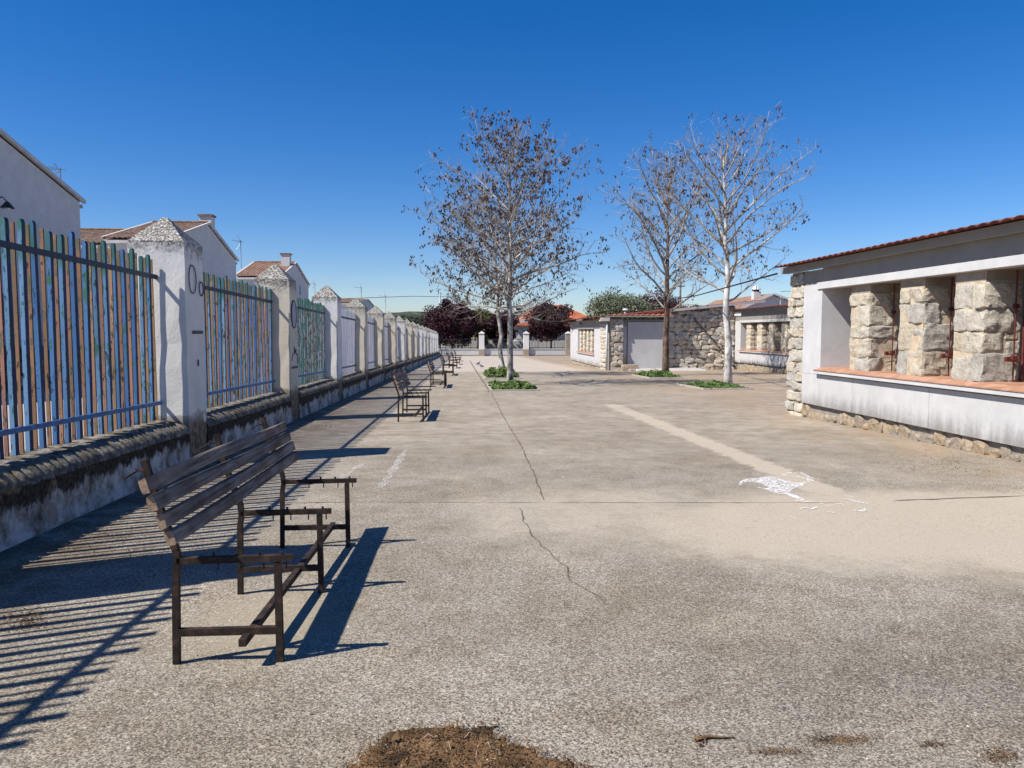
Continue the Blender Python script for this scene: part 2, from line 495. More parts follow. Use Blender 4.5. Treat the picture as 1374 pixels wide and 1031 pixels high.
M['fieldstone'] = mk_stone('grey_fieldstone', (0.62, 0.59, 0.54), (0.48, 0.455, 0.415), (0.24, 0.22, 0.195), 5, 0.9)
M['mortar'] = m_simple('lime_mortar', (0.50, 0.41, 0.29), 0.95, 0.25, 8, 0.7)
M['mortar_dark'] = m_simple('grey_mortar', (0.26, 0.24, 0.21), 0.95, 0.3, 6, 0.7)
M['red_iron'] = m_simple('red_iron_paint', (0.12, 0.028, 0.022), 0.55, 0.35, 20, 0.2)
M['shutter'] = m_simple('grey_blue_shutter', (0.30, 0.36, 0.40), 0.5, 0.1, 3)
M['grey_render'] = mk_plaster('grey_render', (0.46, 0.455, 0.45), 0.2, vert=(-0.1, 0.75, 1.2), dirt=(0.16, 0.13, 0.10))
M['house'] = mk_plaster('house_render', (0.64, 0.62, 0.61), 0.5, vert=(4.0, 9.0, 0.35), dirt=(0.25, 0.25, 0.27))
M['house_white'] = mk_plaster('house_white_render', (0.60, 0.59, 0.575), 0.1)
M['trim'] = m_simple('pale_trim', (0.55, 0.53, 0.50), 0.8, 0.15, 3)
M['dark'] = m_simple('dark_opening', (0.025, 0.025, 0.03), 0.3, 0.2, 3)
M['metal'] = m_simple('galvanised_metal', (0.30, 0.30, 0.31), 0.5, 0.2, 8, metal=0.5)
M['black_iron'] = m_simple('black_iron', (0.03, 0.03, 0.035), 0.5, 0.3, 8)
M['cable'] = m_simple('black_cable', (0.02, 0.02, 0.02), 0.6, 0.1, 3)
M['bark'] = mk_bark('pale_mottled_bark', (0.06, 0.055, 0.05), (0.24, 0.225, 0.205), (0.56, 0.54, 0.50), 4)
M['bark_white'] = mk_bark('whitewashed_bark', (0.16, 0.15, 0.13), (0.46, 0.44, 0.41), (0.66, 0.64, 0.60), 4)
M['bark_brown'] = mk_bark('brown_bark', (0.05, 0.033, 0.025), (0.13, 0.085, 0.06), (0.22, 0.16, 0.12), 6)
M['twig'] = mk_bark('grey_twig', (0.16, 0.14, 0.12), (0.28, 0.255, 0.225), (0.46, 0.43, 0.39), 3)
M['dry_leaf'] = mk_leaf('dry_brown_seed', [(0.05, 0.03, 0.02), (0.12, 0.07, 0.045), (0.20, 0.13, 0.09)])
M['plum_leaf'] = mk_leaf('purple_plum_leaf', [(0.018, 0.008, 0.012), (0.045, 0.014, 0.022), (0.085, 0.028, 0.036)])
M['olive_leaf'] = mk_leaf('grey_green_leaf', [(0.05, 0.065, 0.035), (0.14, 0.165, 0.10), (0.26, 0.28, 0.19)])
M['spring_leaf'] = mk_leaf('yellow_green_leaf', [(0.06, 0.07, 0.015), (0.13, 0.14, 0.03), (0.20, 0.19, 0.06)])
M['dark_leaf'] = mk_leaf('dark_green_leaf', [(0.012, 0.02, 0.008), (0.03, 0.045, 0.018), (0.05, 0.065, 0.03)])
M['blossom'] = mk_leaf('pale_blossom', [(0.30, 0.27, 0.24), (0.48, 0.44, 0.40), (0.60, 0.56, 0.52)])
M['weed'] = mk_leaf('weed_leaf', [(0.025, 0.045, 0.010), (0.065, 0.115, 0.022), (0.14, 0.19, 0.05)])
M['earth'] = m_simple('pit_earth', (0.13, 0.10, 0.07), 0.95, 0.4, 12, 0.8)
M['paint'] = mk_paint_worn()
M['faint'] = mk_faint()
M['crack'] = m_simple('joint_dirt', (0.13, 0.11, 0.085), 0.95, 0.4, 14)
M['kerb'] = m_simple('kerb_concrete', (0.36, 0.33, 0.29), 0.9, 0.2, 6, 0.4)
M['kerb_white'] = m_simple('white_kerb_paint', (0.78, 0.77, 0.74), 0.8, 0.08, 6)
M['litter'] = mk_leaf('leaf_litter', [(0.045, 0.028, 0.014), (0.12, 0.068, 0.03), (0.20, 0.12, 0.06)], 0.9)
M['chip'] = mk_leaf('dry_chip', [(0.14, 0.09, 0.05), (0.28, 0.20, 0.13), (0.46, 0.39, 0.31)], 0.8)
M['pebble'] = mk_leaf('pale_pebble', [(0.24, 0.22, 0.19), (0.40, 0.375, 0.335), (0.60, 0.57, 0.52)], 0.8)
M['pigeon'] = m_simple('grey_feathers', (0.10, 0.10, 0.12), 0.8, 0.4, 20)
M['glass'] = m_simple('car_glass', (0.02, 0.025, 0.03), 0.08, 0.1, 1)
M['car_blue'] = m_simple('dark_blue_car_paint', (0.015, 0.02, 0.05), 0.25, 0.1, 1)
M['car_black'] = m_simple('black_car_paint', (0.012, 0.012, 0.014), 0.25, 0.1, 1)
M['car_maroon'] = m_simple('maroon_car_paint', (0.08, 0.012, 0.016), 0.25, 0.1, 1)
M['tyre'] = m_simple('tyre_rubber', (0.02, 0.02, 0.02), 0.9, 0.1, 5)
M['lamp_clear'] = m_simple('headlamp_lens', (0.7, 0.7, 0.7), 0.15, 0.05, 5)
M['lamp_red'] = m_simple('tail_lamp_lens', (0.35, 0.02, 0.02), 0.2, 0.05, 5)
M['plate'] = m_simple('white_plate', (0.75, 0.75, 0.72), 0.5, 0.03, 5)
t_ = NT('hill_scrub', 0.95)
M['hill'] = t_.col(t_.ramp(t_.noise(0.09, 8, 0.75), [(0.36, (0.018, 0.028, 0.018)), (0.50, (0.04, 0.052, 0.032)), (0.62, (0.10, 0.10, 0.065)), (0.70, (0.30, 0.24, 0.17))]))


# ------------------------------------------------------------------ object helpers
def link(name, mesh, mat=None, parent=None, loc=None):
    o = bpy.data.objects.new(name, mesh)
    COL.objects.link(o)
    if mat is not None and len(mesh.materials) == 0:
        mesh.materials.append(mat)
    if parent is not None:
        o.parent = parent
    if loc is not None:
        o.location = loc
    return o


def tag(o, label, cat, group=None, kind=None):
    if label:
        o['label'] = label
    if cat:
        o['category'] = cat
    if group:
        o['group'] = group
    if kind:
        o['kind'] = kind
    return o


def thing(name, loc, label, cat, group=None, rz=0.0):
    o = bpy.data.objects.new(name, None)
    o.empty_display_size = 0.2
    COL.objects.link(o)
    o.location = loc
    o.rotation_euler = (0, 0, rz)
    return tag(o, label, cat, group)


def struct(o):
    o['kind'] = 'structure'
    return o


class MB:
    def __init__(s):
        s.v = []
        s.f = []

    def add(s, vs, fs):
        k = len(s.v)
        s.v += [tuple(v) for v in vs]
        s.f += [tuple(i + k for i in f) for f in fs]
        return s

    def box(s, x0, x1, y0, y1, z0, z1):
        vs = [(x, y, z) for z in (z0, z1) for (x, y) in ((x0, y0), (x1, y0), (x1, y1), (x0, y1))]
        return s.add(vs, [(3, 2, 1, 0), (4, 5, 6, 7), (0, 1, 5, 4), (1, 2, 6, 5), (2, 3, 7, 6), (3, 0, 4, 7)])

    def beam(s, a, b, w, h, up=(0, 0, 1)):
        a = Vector(a); b = Vector(b)
        d = (b - a).normalized()
        u = Vector(up)
        if abs(d.dot(u)) > 0.95:
            u = Vector((1, 0, 0))
        sx = d.cross(u).normalized() * (w / 2)
        sz = sx.cross(d).normalized() * (h / 2)
        vs = [p + i * sx + j * sz for p in (a, b) for (i, j) in ((-1, -1), (1, -1), (1, 1), (-1, 1))]
        return s.add(vs, [(3, 2, 1, 0), (4, 5, 6, 7), (0, 1, 5, 4), (1, 2, 6, 5), (2, 3, 7, 6), (3, 0, 4, 7)])

    def prism(s, poly, axis, a, b):
        """poly: 2D points; axis 'x' (poly=yz), 'y' (poly=xz), 'z' (poly=xy)"""
        n = len(poly)
        def P(p, t):
            return {'x': (t, p[0], p[1]), 'y': (p[0], t, p[1]), 'z': (p[0], p[1], t)}[axis]
        vs = [P(p, a) for p in poly] + [P(p, b) for p in poly]
        fs = [tuple(range(n)), tuple(range(2 * n - 1, n - 1, -1))]
        fs += [(i, i + n, (i + 1) % n + n, (i + 1) % n) for i in range(n)]
        return s.add(vs, fs)

    def tube(s, pts, rad, sides=6, caps=True):
        pts = [Vector(p) for p in pts]
        n = len(pts)
        k = len(s.v)
        up = Vector((0.31, 0.21, 0.93)).normalized()
        for i, p in enumerate(pts):
            d = (pts[min(i + 1, n - 1)] - pts[max(i - 1, 0)])
            d = d.normalized() if d.length > 1e-9 else Vector((0, 0, 1))
            u = d.cross(up)
            if u.length < 0.15:
                u = d.cross(Vector((1, 0, 0)))
            u.normalize()
            w = d.cross(u)
            r = rad[i] if isinstance(rad, (list, tuple)) else rad
            for j in range(sides):
                a = 2 * math.pi * j / sides
                q = p + u * (math.cos(a) * r) + w * (math.sin(a) * r)
                s.v.append((q.x, q.y, q.z))
        for i in range(n - 1):
            for j in range(sides):
                a = k + i * sides + j
                b = k + i * sides + (j + 1) % sides
                s.f.append((a, b, b + sides, a + sides))
        if caps:
            s.f.append(tuple(k + j for j in range(sides - 1, -1, -1)))
            s.f.append(tuple(k + (n - 1) * sides + j for j in range(sides)))
        return s

    def mesh(s, name, smooth=False, fix=True):
        me = bpy.data.meshes.new(name)
        me.from_pydata(s.v, [], s.f)
        if fix and len(s.f) < 60000:
            bm = bmesh.new()
            bm.from_mesh(me)
            bmesh.ops.recalc_face_normals(bm, faces=bm.faces)
            bm.to_mesh(me)
            bm.free()
        if smooth:
            me.polygons.foreach_set('use_smooth', [True] * len(me.polygons))
        me.update()
        return me

    def obj(s, name, mat, parent=None, smooth=False, loc=None, bevel=0.0, fix=True):
        me = s.mesh(name, smooth, fix)
        if bevel:
            bm = bmesh.new()
            bm.from_mesh(me)
            bmesh.ops.bevel(bm, geom=[e for e in bm.edges], offset=bevel, segments=1, affect='EDGES', profile=0.7)
            bm.to_mesh(me)
            bm.free()
        return link(name, me, M[mat] if isinstance(mat, str) else mat, parent, loc)


def rock_mesh(name, cuts, rounding, amp, seed, size=(1, 1, 1), freq=2.2, smooth=False):
    """an irregular block filling roughly a unit box (times size)"""
    bm = bmesh.new()
    bmesh.ops.create_cube(bm, size=1.0)
    bmesh.ops.subdivide_edges(bm, edges=bm.edges[:], cuts=cuts, use_grid_fill=True)
    off = Vector((seed * 7.3, seed * 3.1, seed * 5.7))
    pr = random.Random(seed)
    planes = []
    for _ in range(9):
        n_ = Vector((pr.gauss(0, 1), pr.gauss(0, 1), pr.gauss(0, 1))).normalized()
        planes.append((n_, pr.uniform(0.44, 0.60) * (abs(n_.x) * size[0] + abs(n_.y) * size[1] + abs(n_.z) * size[2]) * 0.82))
    for v in bm.verts:
        p = v.co * 2
        q = Vector((max(-1, min(1, p.x)), max(-1, min(1, p.y)), max(-1, min(1, p.z))))
        l = q.length
        sph = q.normalized() * 1.25
        q = q.lerp(sph, rounding * min(1.0, (l / 1.73) ** 3))
        w = Vector((q.x * size[0], q.y * size[1], q.z * size[2])) * 0.5
        for (n_, dd) in planes:
            k_ = w.dot(n_) - dd
            if k_ > 0:
                w = w - n_ * k_
        d = mnoise.noise_vector(w * freq / max(size) + off) * amp + mnoise.noise_vector(w * freq * 2.7 / max(size) + off) * amp * 0.5
        v.co = w + d * max(size)
    me = bpy.data.meshes.new(name)
    bm.to_mesh(me)
    bm.free()
    if smooth:
        me.polygons.foreach_set('use_smooth', [True] * len(me.polygons))
    return me


def corrugated(p0, p1, q0, q1, pitch, amp, thick=0.02, per=6):
    """sheet whose corrugations run from the edge p0-p1 up to the edge q0-q1"""
    p0, p1, q0, q1 = map(Vector, (p0, p1, q0, q1))
    L = (p1 - p0).length
    n = max(2, int(L / pitch)) * per
    b = MB()
    nrm = (p1 - p0).cross(q0 - p0).normalized()
    if nrm.z < 0:
        nrm = -nrm
    for i in range(n + 1):
        t = i / n
        ph = (i % per) / per
        h = abs(math.sin(math.pi * ph)) ** 0.8 * amp
        a = p0.lerp(p1, t) + nrm * h
        c = q0.lerp(q1, t) + nrm * h
        b.v += [tuple(a), tuple(c), tuple(a - nrm * thick), tuple(c - nrm * thick)]
    for i in range(n):
        k = 4 * i
        b.f += [(k, k + 4, k + 5, k + 1), (k + 2, k + 3, k + 7, k + 6), (k, k + 2, k + 6, k + 4), (k + 1, k + 5, k + 7, k + 3)]
    return b


# ------------------------------------------------------------------ ground
def sheet(name, x0, x1, ys, mat, dz=0.0):
    b = MB()
    for y in ys:
        b.v += [(x0, y, gz(y) + dz), (x1, y, gz(y) + dz)]
    for i in range(len(ys) - 1):
        b.f.append((2 * i, 2 * i + 1, 2 * i + 3, 2 * i + 2))
    o = b.obj(name, mat, fix=False)
    return struct(o)


sheet('ground', -1500, 1500, [-60, 0, 120, 200, 3000], 'field', -0.05)
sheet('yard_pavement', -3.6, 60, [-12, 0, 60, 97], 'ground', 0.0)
sheet('street', -60, -3.62, [-30, 0, 60, 120, 260], 'road', 0.0)

# hill and far woods
b = MB()
nx, ny = 120, 16
for j in range(ny):
    for i in range(nx):
        x = -420 + 1000 * i / (nx - 1)
        y = 520 + 400 * j / (ny - 1)
        s = math.sin(math.pi * min(1, j / 9) / 2)
        h = 16 + 5.5 * math.exp(-((x + 10) / 90) ** 2) + 6 * math.exp(-((x - 300) / 120) ** 2)
        h += 3.0 * mnoise.noise(Vector((x * 0.02, y * 0.02, 0))) + 1.6 * mnoise.noise(Vector((x * 0.11, y * 0.11, 3)))
        h = h * s - 3 + 6 * (j / ny)
        b.v.append((x, y, h))
for j in range(ny - 1):
    for i in range(nx - 1):
        k = j * nx + i
        b.f.append((k, k + 1, k + nx + 1, k + nx))
struct(b.obj('hill', 'hill', smooth=True, fix=False))
# scrub trees on the hillside
rs = np.random.RandomState(3)
b = MB()
for i in range(2600):
    x = rs.uniform(-160, 120)
    y = rs.uniform(500, 640)
    j = (y - 520) / 400 * 16
    s = math.sin(math.pi * min(1, max(0, j) / 9) / 2)
    h = 16 + 5.5 * math.exp(-((x + 10) / 90) ** 2)
    z = h * s - 3 + 6 * (max(0, j) / 16)
    w = rs.uniform(1.0, 2.6)
    hh = rs.uniform(1.2, 2.6)
    a0 = rs.uniform(0, 6)
    base = [(x + w * math.cos(a0 + k * 1.2566), y + w * math.sin(a0 + k * 1.2566), z + hh * 0.35 + rs.uniform(-.4, .4)) for k in range(5)]
    b.add(base + [(x + rs.uniform(-.5, .5), y, z + hh)] + [(x, y, z - 0.6)], [(k, (k + 1) % 5, 5) for k in range(5)] + [((k + 1) % 5, k, 6) for k in range(5)])
tag(b.obj('hillside_trees', 'dark_leaf', fix=False), 'dark green scrub woodland covering the far hillside', 'woodland', kind='stuff')

# ------------------------------------------------------------------ joints, cracks and paint on the yard
def ribbon(pts, w, z=0.004, jitter=0.0, seed=0):
    r = random.Random(seed)
    b = MB()
    P = []
    for i in range(len(pts) - 1):
        a, c = Vector((*pts[i], 0)), Vector((*pts[i + 1], 0))
        n = max(1, int((c - a).length / 0.12)) if jitter else 1
        for k in range(n):
            P.append(a.lerp(c, k / n))
    P.append(Vector((*pts[-1], 0)))
    n = len(P)
    for i, p in enumerate(P):
        d = (P[min(i + 1, n - 1)] - P[max(i - 1, 0)]).normalized()
        s = Vector((-d.y, d.x, 0))
        c = p + s * r.uniform(-jitter, jitter)
        ww = w * (r.uniform(0.35, 1.3) if jitter else 1) * (0.4 if i in (0, n - 1) else 1)
        for q in (c - s * ww / 2, c + s * ww / 2):
            b.v.append((q.x, q.y, gz(q.y) + z))
    for i in range(n - 1):
        b.f.append((2 * i, 2 * i + 1, 2 * i + 3, 2 * i + 2))
    return b


b = MB()
for i, (pts, w, j) in enumerate([
    ([gp(658, 525), gp(676, 560), gp(700, 600), gp(722, 650), gp(730, 672)], 0.018, 0.012),
    ([gp(698, 682), gp(703, 700), gp(715, 720), gp(735, 740), gp(762, 762), gp(765, 778), gp(800, 800), gp(815, 815)], 0.014, 0.014),
    ([gp(480, 674), gp(730, 675), gp(1130, 675)], 0.011, 0.006),
    ([gp(1200, 672), gp(1374, 666)], 0.03, 0.01),
    ([(-3.3, 7.2), gp(480, 674)], 0.016, 0.006),
    ([gp(668, 503), gp(655, 527)], 0.05, 0.02),
    ([(0.9, 40.0), (0.94, 25)], 0.05, 0.02),
    ([(0.9, 70), (0.9, 40)], 0.06, 0.02),
    ([(-2.6, 12.6), (6.9, 12.6)], 0.016, 0.01),
    ([(-2.5, 18.6), (6.9, 18.6)], 0.02, 0.015),
    ([gp(695, 534), gp(760, 531), gp(800, 528)], 0.03, 0.05),
    ([gp(805, 541), gp(845, 542)], 0.04, 0.01),
    ([(-2.4, 41.0), (7.4, 41.0)], 0.07, 0.02),
    ([(-2.4, 62.0), (7.4, 62.0)], 0.07, 0.02),
]):
    r_ = ribbon(pts, w, 0.004, j, i)
    b.add(r_.v, r_.f)
struct(b.obj('pavement_joint', 'crack', fix=False))


def zp(x, y):
    """point read off the enlarged drawing on the ground"""
    return gp(960 + x / 5.285, 600 + y / 5.285)


body = [(175, 245), (215, 228), (290, 222), (370, 210), (430, 215), (500, 240), (560, 255), (640, 262), (620, 275), (580, 290), (545, 300),
        (530, 325), (600, 360), (650, 382), (600, 378), (520, 348), (470, 322), (400, 318), (345, 298), (378, 290), (340, 266), (290, 252), (235, 246), (195, 254), (180, 274), (168, 270)]
b = MB()
pp = [zp(*p) for p in body]
b.add([(x, y, gz(y) + 0.004) for x, y in pp], [tuple(range(len(pp)))])
strokes = [
    [(480, 200), (540, 182), (600, 180), (640, 203), (680, 220), (735, 222)],
    [(480, 202), (560, 210), (640, 225), (680, 240), (655, 250), (600, 262), (560, 262)],
    [(300, 290), (360, 300), (440, 330), (520, 340)],
    [(595, 440), (640, 430), (680, 445), (720, 428)], [(735, 398), (800, 425), (850, 410)],
    [(855, 405), (930, 415)], [(905, 342), (980, 362)], [(890, 378), (940, 372), (1000, 392), (1085, 408)],
    [(970, 452), (1040, 458), (1068, 446), (1030, 434)], [(790, 465), (845, 468)], [(530, 495), (570, 515)], [(560, 385), (640, 392), (700, 395)],
    [(740, 395), (790, 402)]]
for i, st in enumerate(strokes):
    r_ = ribbon([zp(*p) for p in st], 0.06, 0.005 + 0.0003 * i, 0.006, i)
    b.add(r_.v, r_.f)
tag(b.obj('ground_drawing', 'paint', fix=False), 'white paint drawing of an animal shape worn into the yard near the stalls', 'ground drawing')['kind'] = 'stuff'
b = MB()
for i, (a, c) in enumerate([((545, 603), (512, 655)), ((488, 622), (450, 648)), ((500, 664), (478, 668))]):
    r_ = ribbon([gp(*a), gp(*c)], 0.09, 0.0045 + i * 0.0005, 0.02, i)
    b.add(r_.v, r_.f)
tag(b.obj('painted_line', 'faint', fix=False), 'faded broken white lines on the ground beside the near bench', 'painted line')

# ------------------------------------------------------------------ perimeter fence on the left
def fx(y):
    """x of the yard-side face of the fence"""
    return 0.009 * y - 3.40


PITCH, PW = 5.45, 0.66
PY = [9.5 + PITCH * (i - 2) for i in range(19)]      # near faces; the third one is the first in the photograph
PY[1] = 4.15
ordinal = ['', 'first', 'second', 'third', 'fourth', 'fifth', 'sixth', 'seventh', 'eighth', 'ninth', 'tenth', 'eleventh', 'twelfth',
           'thirteenth', 'fourteenth', 'fifteenth', 'sixteenth', 'seventeenth', 'eighteenth', 'nineteenth', 'twentieth']
cream = {3, 5, 6, 7, 9, 10, 13}


def pillar_mesh(seed):
    n = 7
    H, A = 2.75, 0.34
    lv = [0, 0.3, 0.6, 0.9, 1.2, 1.5, 1.8, 2.1, 2.4, 2.6, H]
    bm = bmesh.new()
    rings = []
    off = Vector((seed * 3.7, seed, 0))
    def ring(z, s, m=5):
        r = []
        for k in range(4 * m):
            e, t = divmod(k, m)
            t = t / m
            c = [(-1, -1), (1, -1), (1, 1), (-1, 1)]
            a, d = c[e], c[(e + 1) % 4]
            x = (a[0] + (d[0] - a[0]) * t) * s / 2
            y = (a[1] + (d[1] - a[1]) * t) * s / 2
            q = Vector((x, y, z))
            q += mnoise.noise_vector(q * 2.5 + off) * 0.012
            r.append(bm.verts.new(q))
        return r
    for z in lv:
        rings.append(ring(z, PW))
    for k in (0.75, 0.5, 0.25, 0.08):
        rings.append(ring(H + A * (1 - k), PW * k))
    for a, c in zip(rings, rings[1:]):
        m = len(a)
        for i in range(m):
            bm.faces.new((a[i], a[(i + 1) % m], c[(i + 1) % m], c[i]))
    bm.faces.new(rings[-1])
    bmesh.ops.recalc_face_normals(bm, faces=bm.faces)
    me = bpy.data.meshes.new('pillar')
    bm.to_mesh(me)
    bm.free()
    return me


def ring_marks(pts, w, x, name, parent, mat='graffiti'):
    """a drawn outline standing 3 mm proud of a face whose normal is +x; pts are (y, z)"""
    b = MB()
    b.tube([(x, p[0], p[1]) for p in pts], w / 2, 5)
    return b.obj(name, mat, parent)


def ell(cy, cz, ry, rz_, n=28):
    return [(cy + ry * math.cos(2 * math.pi * i / n), cz + rz_ * math.sin(2 * math.pi * i / n)) for i in range(n + 1)]


pm = {}
for i, y in enumerate(PY):
    if i == 0:
        lab = None
    colr = 'cream' if i in cream else 'white'
    k = i - 1                                        # ordinal counted from the first pillar visible in the photograph
    if i == 0:
        lab = 'white fence pillar farthest behind the camera beyond the left edge'
    elif i == 1:
        lab = 'white fence pillar beside the camera just outside the left edge, casting the broad shadow under the near bench'
        lab = 'fence pillar beyond the left edge that casts the broad shadow behind the near bench'
    elif i == 2:
        lab = 'white lichen-capped pillar nearest the camera, with two drawn circles on its shaded side'
    elif i == 3:
        lab = 'cream fence pillar with one large drawn oval, second from the camera'
    else:
        lab = '%s pyramid-capped fence pillar, %s from the camera in the fence' % (colr, ordinal[k])
    seed = i % 5
    me = pillar_mesh(i)
    me.materials.append(M['pillar_cream' if i in cream else 'pillar_white'])
    t = thing('fence_pillar', (fx(y + PW / 2) - PW / 2, y + PW / 2, gz(y)), lab, 'pillar', 'pillars of the perimeter fence')
    link('pillar_shaft', me, None, t)
    if i == 2:
        X = PW / 2 + 0.014
        ring_marks(ell(-0.10, 2.30, 0.125, 0.175), 0.014, X, 'drawn_circle', t)
        ring_marks(ell(0.215, 2.20, 0.075, 0.09), 0.014, X, 'drawn_circle', t)
        b = MB(); b.box(X - 0.008, X + 0.004, -0.13, 0.22, 1.625, 1.665); b.obj('drawn_dash', 'graffiti', t)
        b = MB(); b.tube([(X, 0.02, 1.22), (X, 0.03, 1.27), (X, 0.02, 1.30)], 0.01, 5); b.obj('drawn_dash', 'graffiti', t)
    if i == 3:
        X = PW / 2 + 0.014
        ring_marks(ell(-0.02, 2.08, 0.21, 0.27), 0.022, X, 'drawn_circle', t)
        b = MB(); e = ell(-0.02, 2.08, 0.20, 0.26)[:-1]
        b.add([(X - 0.002, p[0], p[1]) for p in e], [tuple(range(len(e)))]); b.obj('drawn_fill', 'graffiti_fill', t)
        ring_marks([(-0.25, 1.18), (-0.2, 1.30), (-0.05, 1.30), (-0.05, 1.45), (0.02, 1.32), (0.1, 1.40), (0.12, 1.28), (0.22, 1.30), (0.22, 1.10)], 0.014, X, 'drawn_outline', t)
        b = MB(); b.box(X - 0.008, X + 0.004, -0.28, 0.25, 1.02, 1.06); b.obj('drawn_dash', 'graffiti', t)

# --- slats, coping tiles: shared meshes
def slat_mesh(w, d, h, seed, round_top):
    """w along the fence, d across it"""
    r = random.Random(seed)
    b = MB()
    x, y = d / 2, w / 2
    lean = r.uniform(-0.012, 0.012)
    if round_top:
        b.add([(-x, -y, 0), (x, -y, 0), (x, y, 0), (-x, y, 0), (-x + lean, -y, h - 0.03), (x + lean, -y, h - 0.03), (x + lean, y, h - 0.03), (-x + lean, y, h - 0.03),
               (-x * .55 + lean, -y, h), (x * .55 + lean, -y, h), (x * .55 + lean, y, h), (-x * .55 + lean, y, h)],
              [(3, 2, 1, 0), (0, 1, 5, 4), (1, 2, 6, 5), (2, 3, 7, 6), (3, 0, 4, 7), (4, 5, 9, 8), (5, 6, 10, 9), (6, 7, 11, 10), (7, 4, 8, 11), (8, 9, 10, 11)])
    else:
        b.add([(-x, -y, 0), (x, -y, 0), (x, y, 0), (-x, y, 0), (-x + lean, -y, h), (x + lean, -y, h), (x + lean, y, h), (-x + lean, y, h)],
              [(3, 2, 1, 0), (4, 5, 6, 7), (0, 1, 5, 4), (1, 2, 6, 5), (2, 3, 7, 6), (3, 0, 4, 7)])
    return b.mesh('slat')


def coping_mesh(seed):
    """one ridge of the rounded wall top, running across the wall and curling over both edges"""
    r = random.Random(seed)
    b = MB()
    prof = [(-0.36, -0.10), (-0.34, -0.03), (-0.22, 0.025), (0, 0.045), (0.18, 0.03), (0.29, -0.01), (0.345, -0.06), (0.352, -0.10)]
    k = 5
    for i, (x, z) in enumerate(prof):
        x += r.uniform(-0.004, 0.004); z += r.uniform(-0.004, 0.004)
        dx = prof[min(i + 1, 7)][0] - prof[max(i - 1, 0)][0]
        dz = prof[min(i + 1, 7)][1] - prof[max(i - 1, 0)][1]
        l = math.hypot(dx, dz)
        nx_, nz_ = -dz / l, dx / l
        for j in range(k):
            a = -1 + 2 * j / (k - 1)
            h = 0.030 * math.sqrt(max(0, 1 - a * a)) - 0.012
            b.v.append((x + nx_ * h, a * 0.049 + r.uniform(-0.003, 0.003), z + nz_ * h))
    for i in range(7):
        for j in range(k - 1):
            q = i * k + j
            b.f.append((q, q + k, q + k + 1, q + 1))
    return b.mesh('coping_tile', smooth=True, fix=False)


variants = {}
for key in ('blue', 'teal', 'lilac'):
    variants[key] = []
    for s in range(4):
        me = slat_mesh(0.052, 0.037, 1.955 + 0.02 * s, s, True)
        me.materials.append(M[key])
        if key != 'lilac':
            me.materials.append(M['slat_shade_blue'])  # second colour for the shaded +x faces
            for p in me.polygons:
                if p.normal.x > 0.9:
                    p.material_index = 1
        variants[key].append(me)
variants['orange'] = []
M['slat_shade_brown'] = m_simple('umber_shaded_side', (0.035, 0.025, 0.028), 0.7, 0.4, 20)  # shaded side of the ochre slats, painted in as dark brown
for s in range(4):
    me = slat_mesh(0.016, 0.031, 1.94 + 0.012 * s, s + 9, False)
    me.materials.append(M['orange'])
    me.materials.append(M['slat_shade_brown'])
    for p in me.polygons:
        if p.normal.x > 0.9:
            p.material_index = 1
    variants['orange'].append(me)
for key in ('teal', 'lilac'):
    variants[key + '2'] = []
    for s in range(4):
        me = slat_mesh(0.018, 0.034, 1.95 + 0.01 * s, s + 19, False)
        me.materials.append(M[key])
        variants[key + '2'].append(me)
cop = []
for s in range(6):
    me = coping_mesh(s)
    me.materials.append(M['coping'])
    cop.append(me)

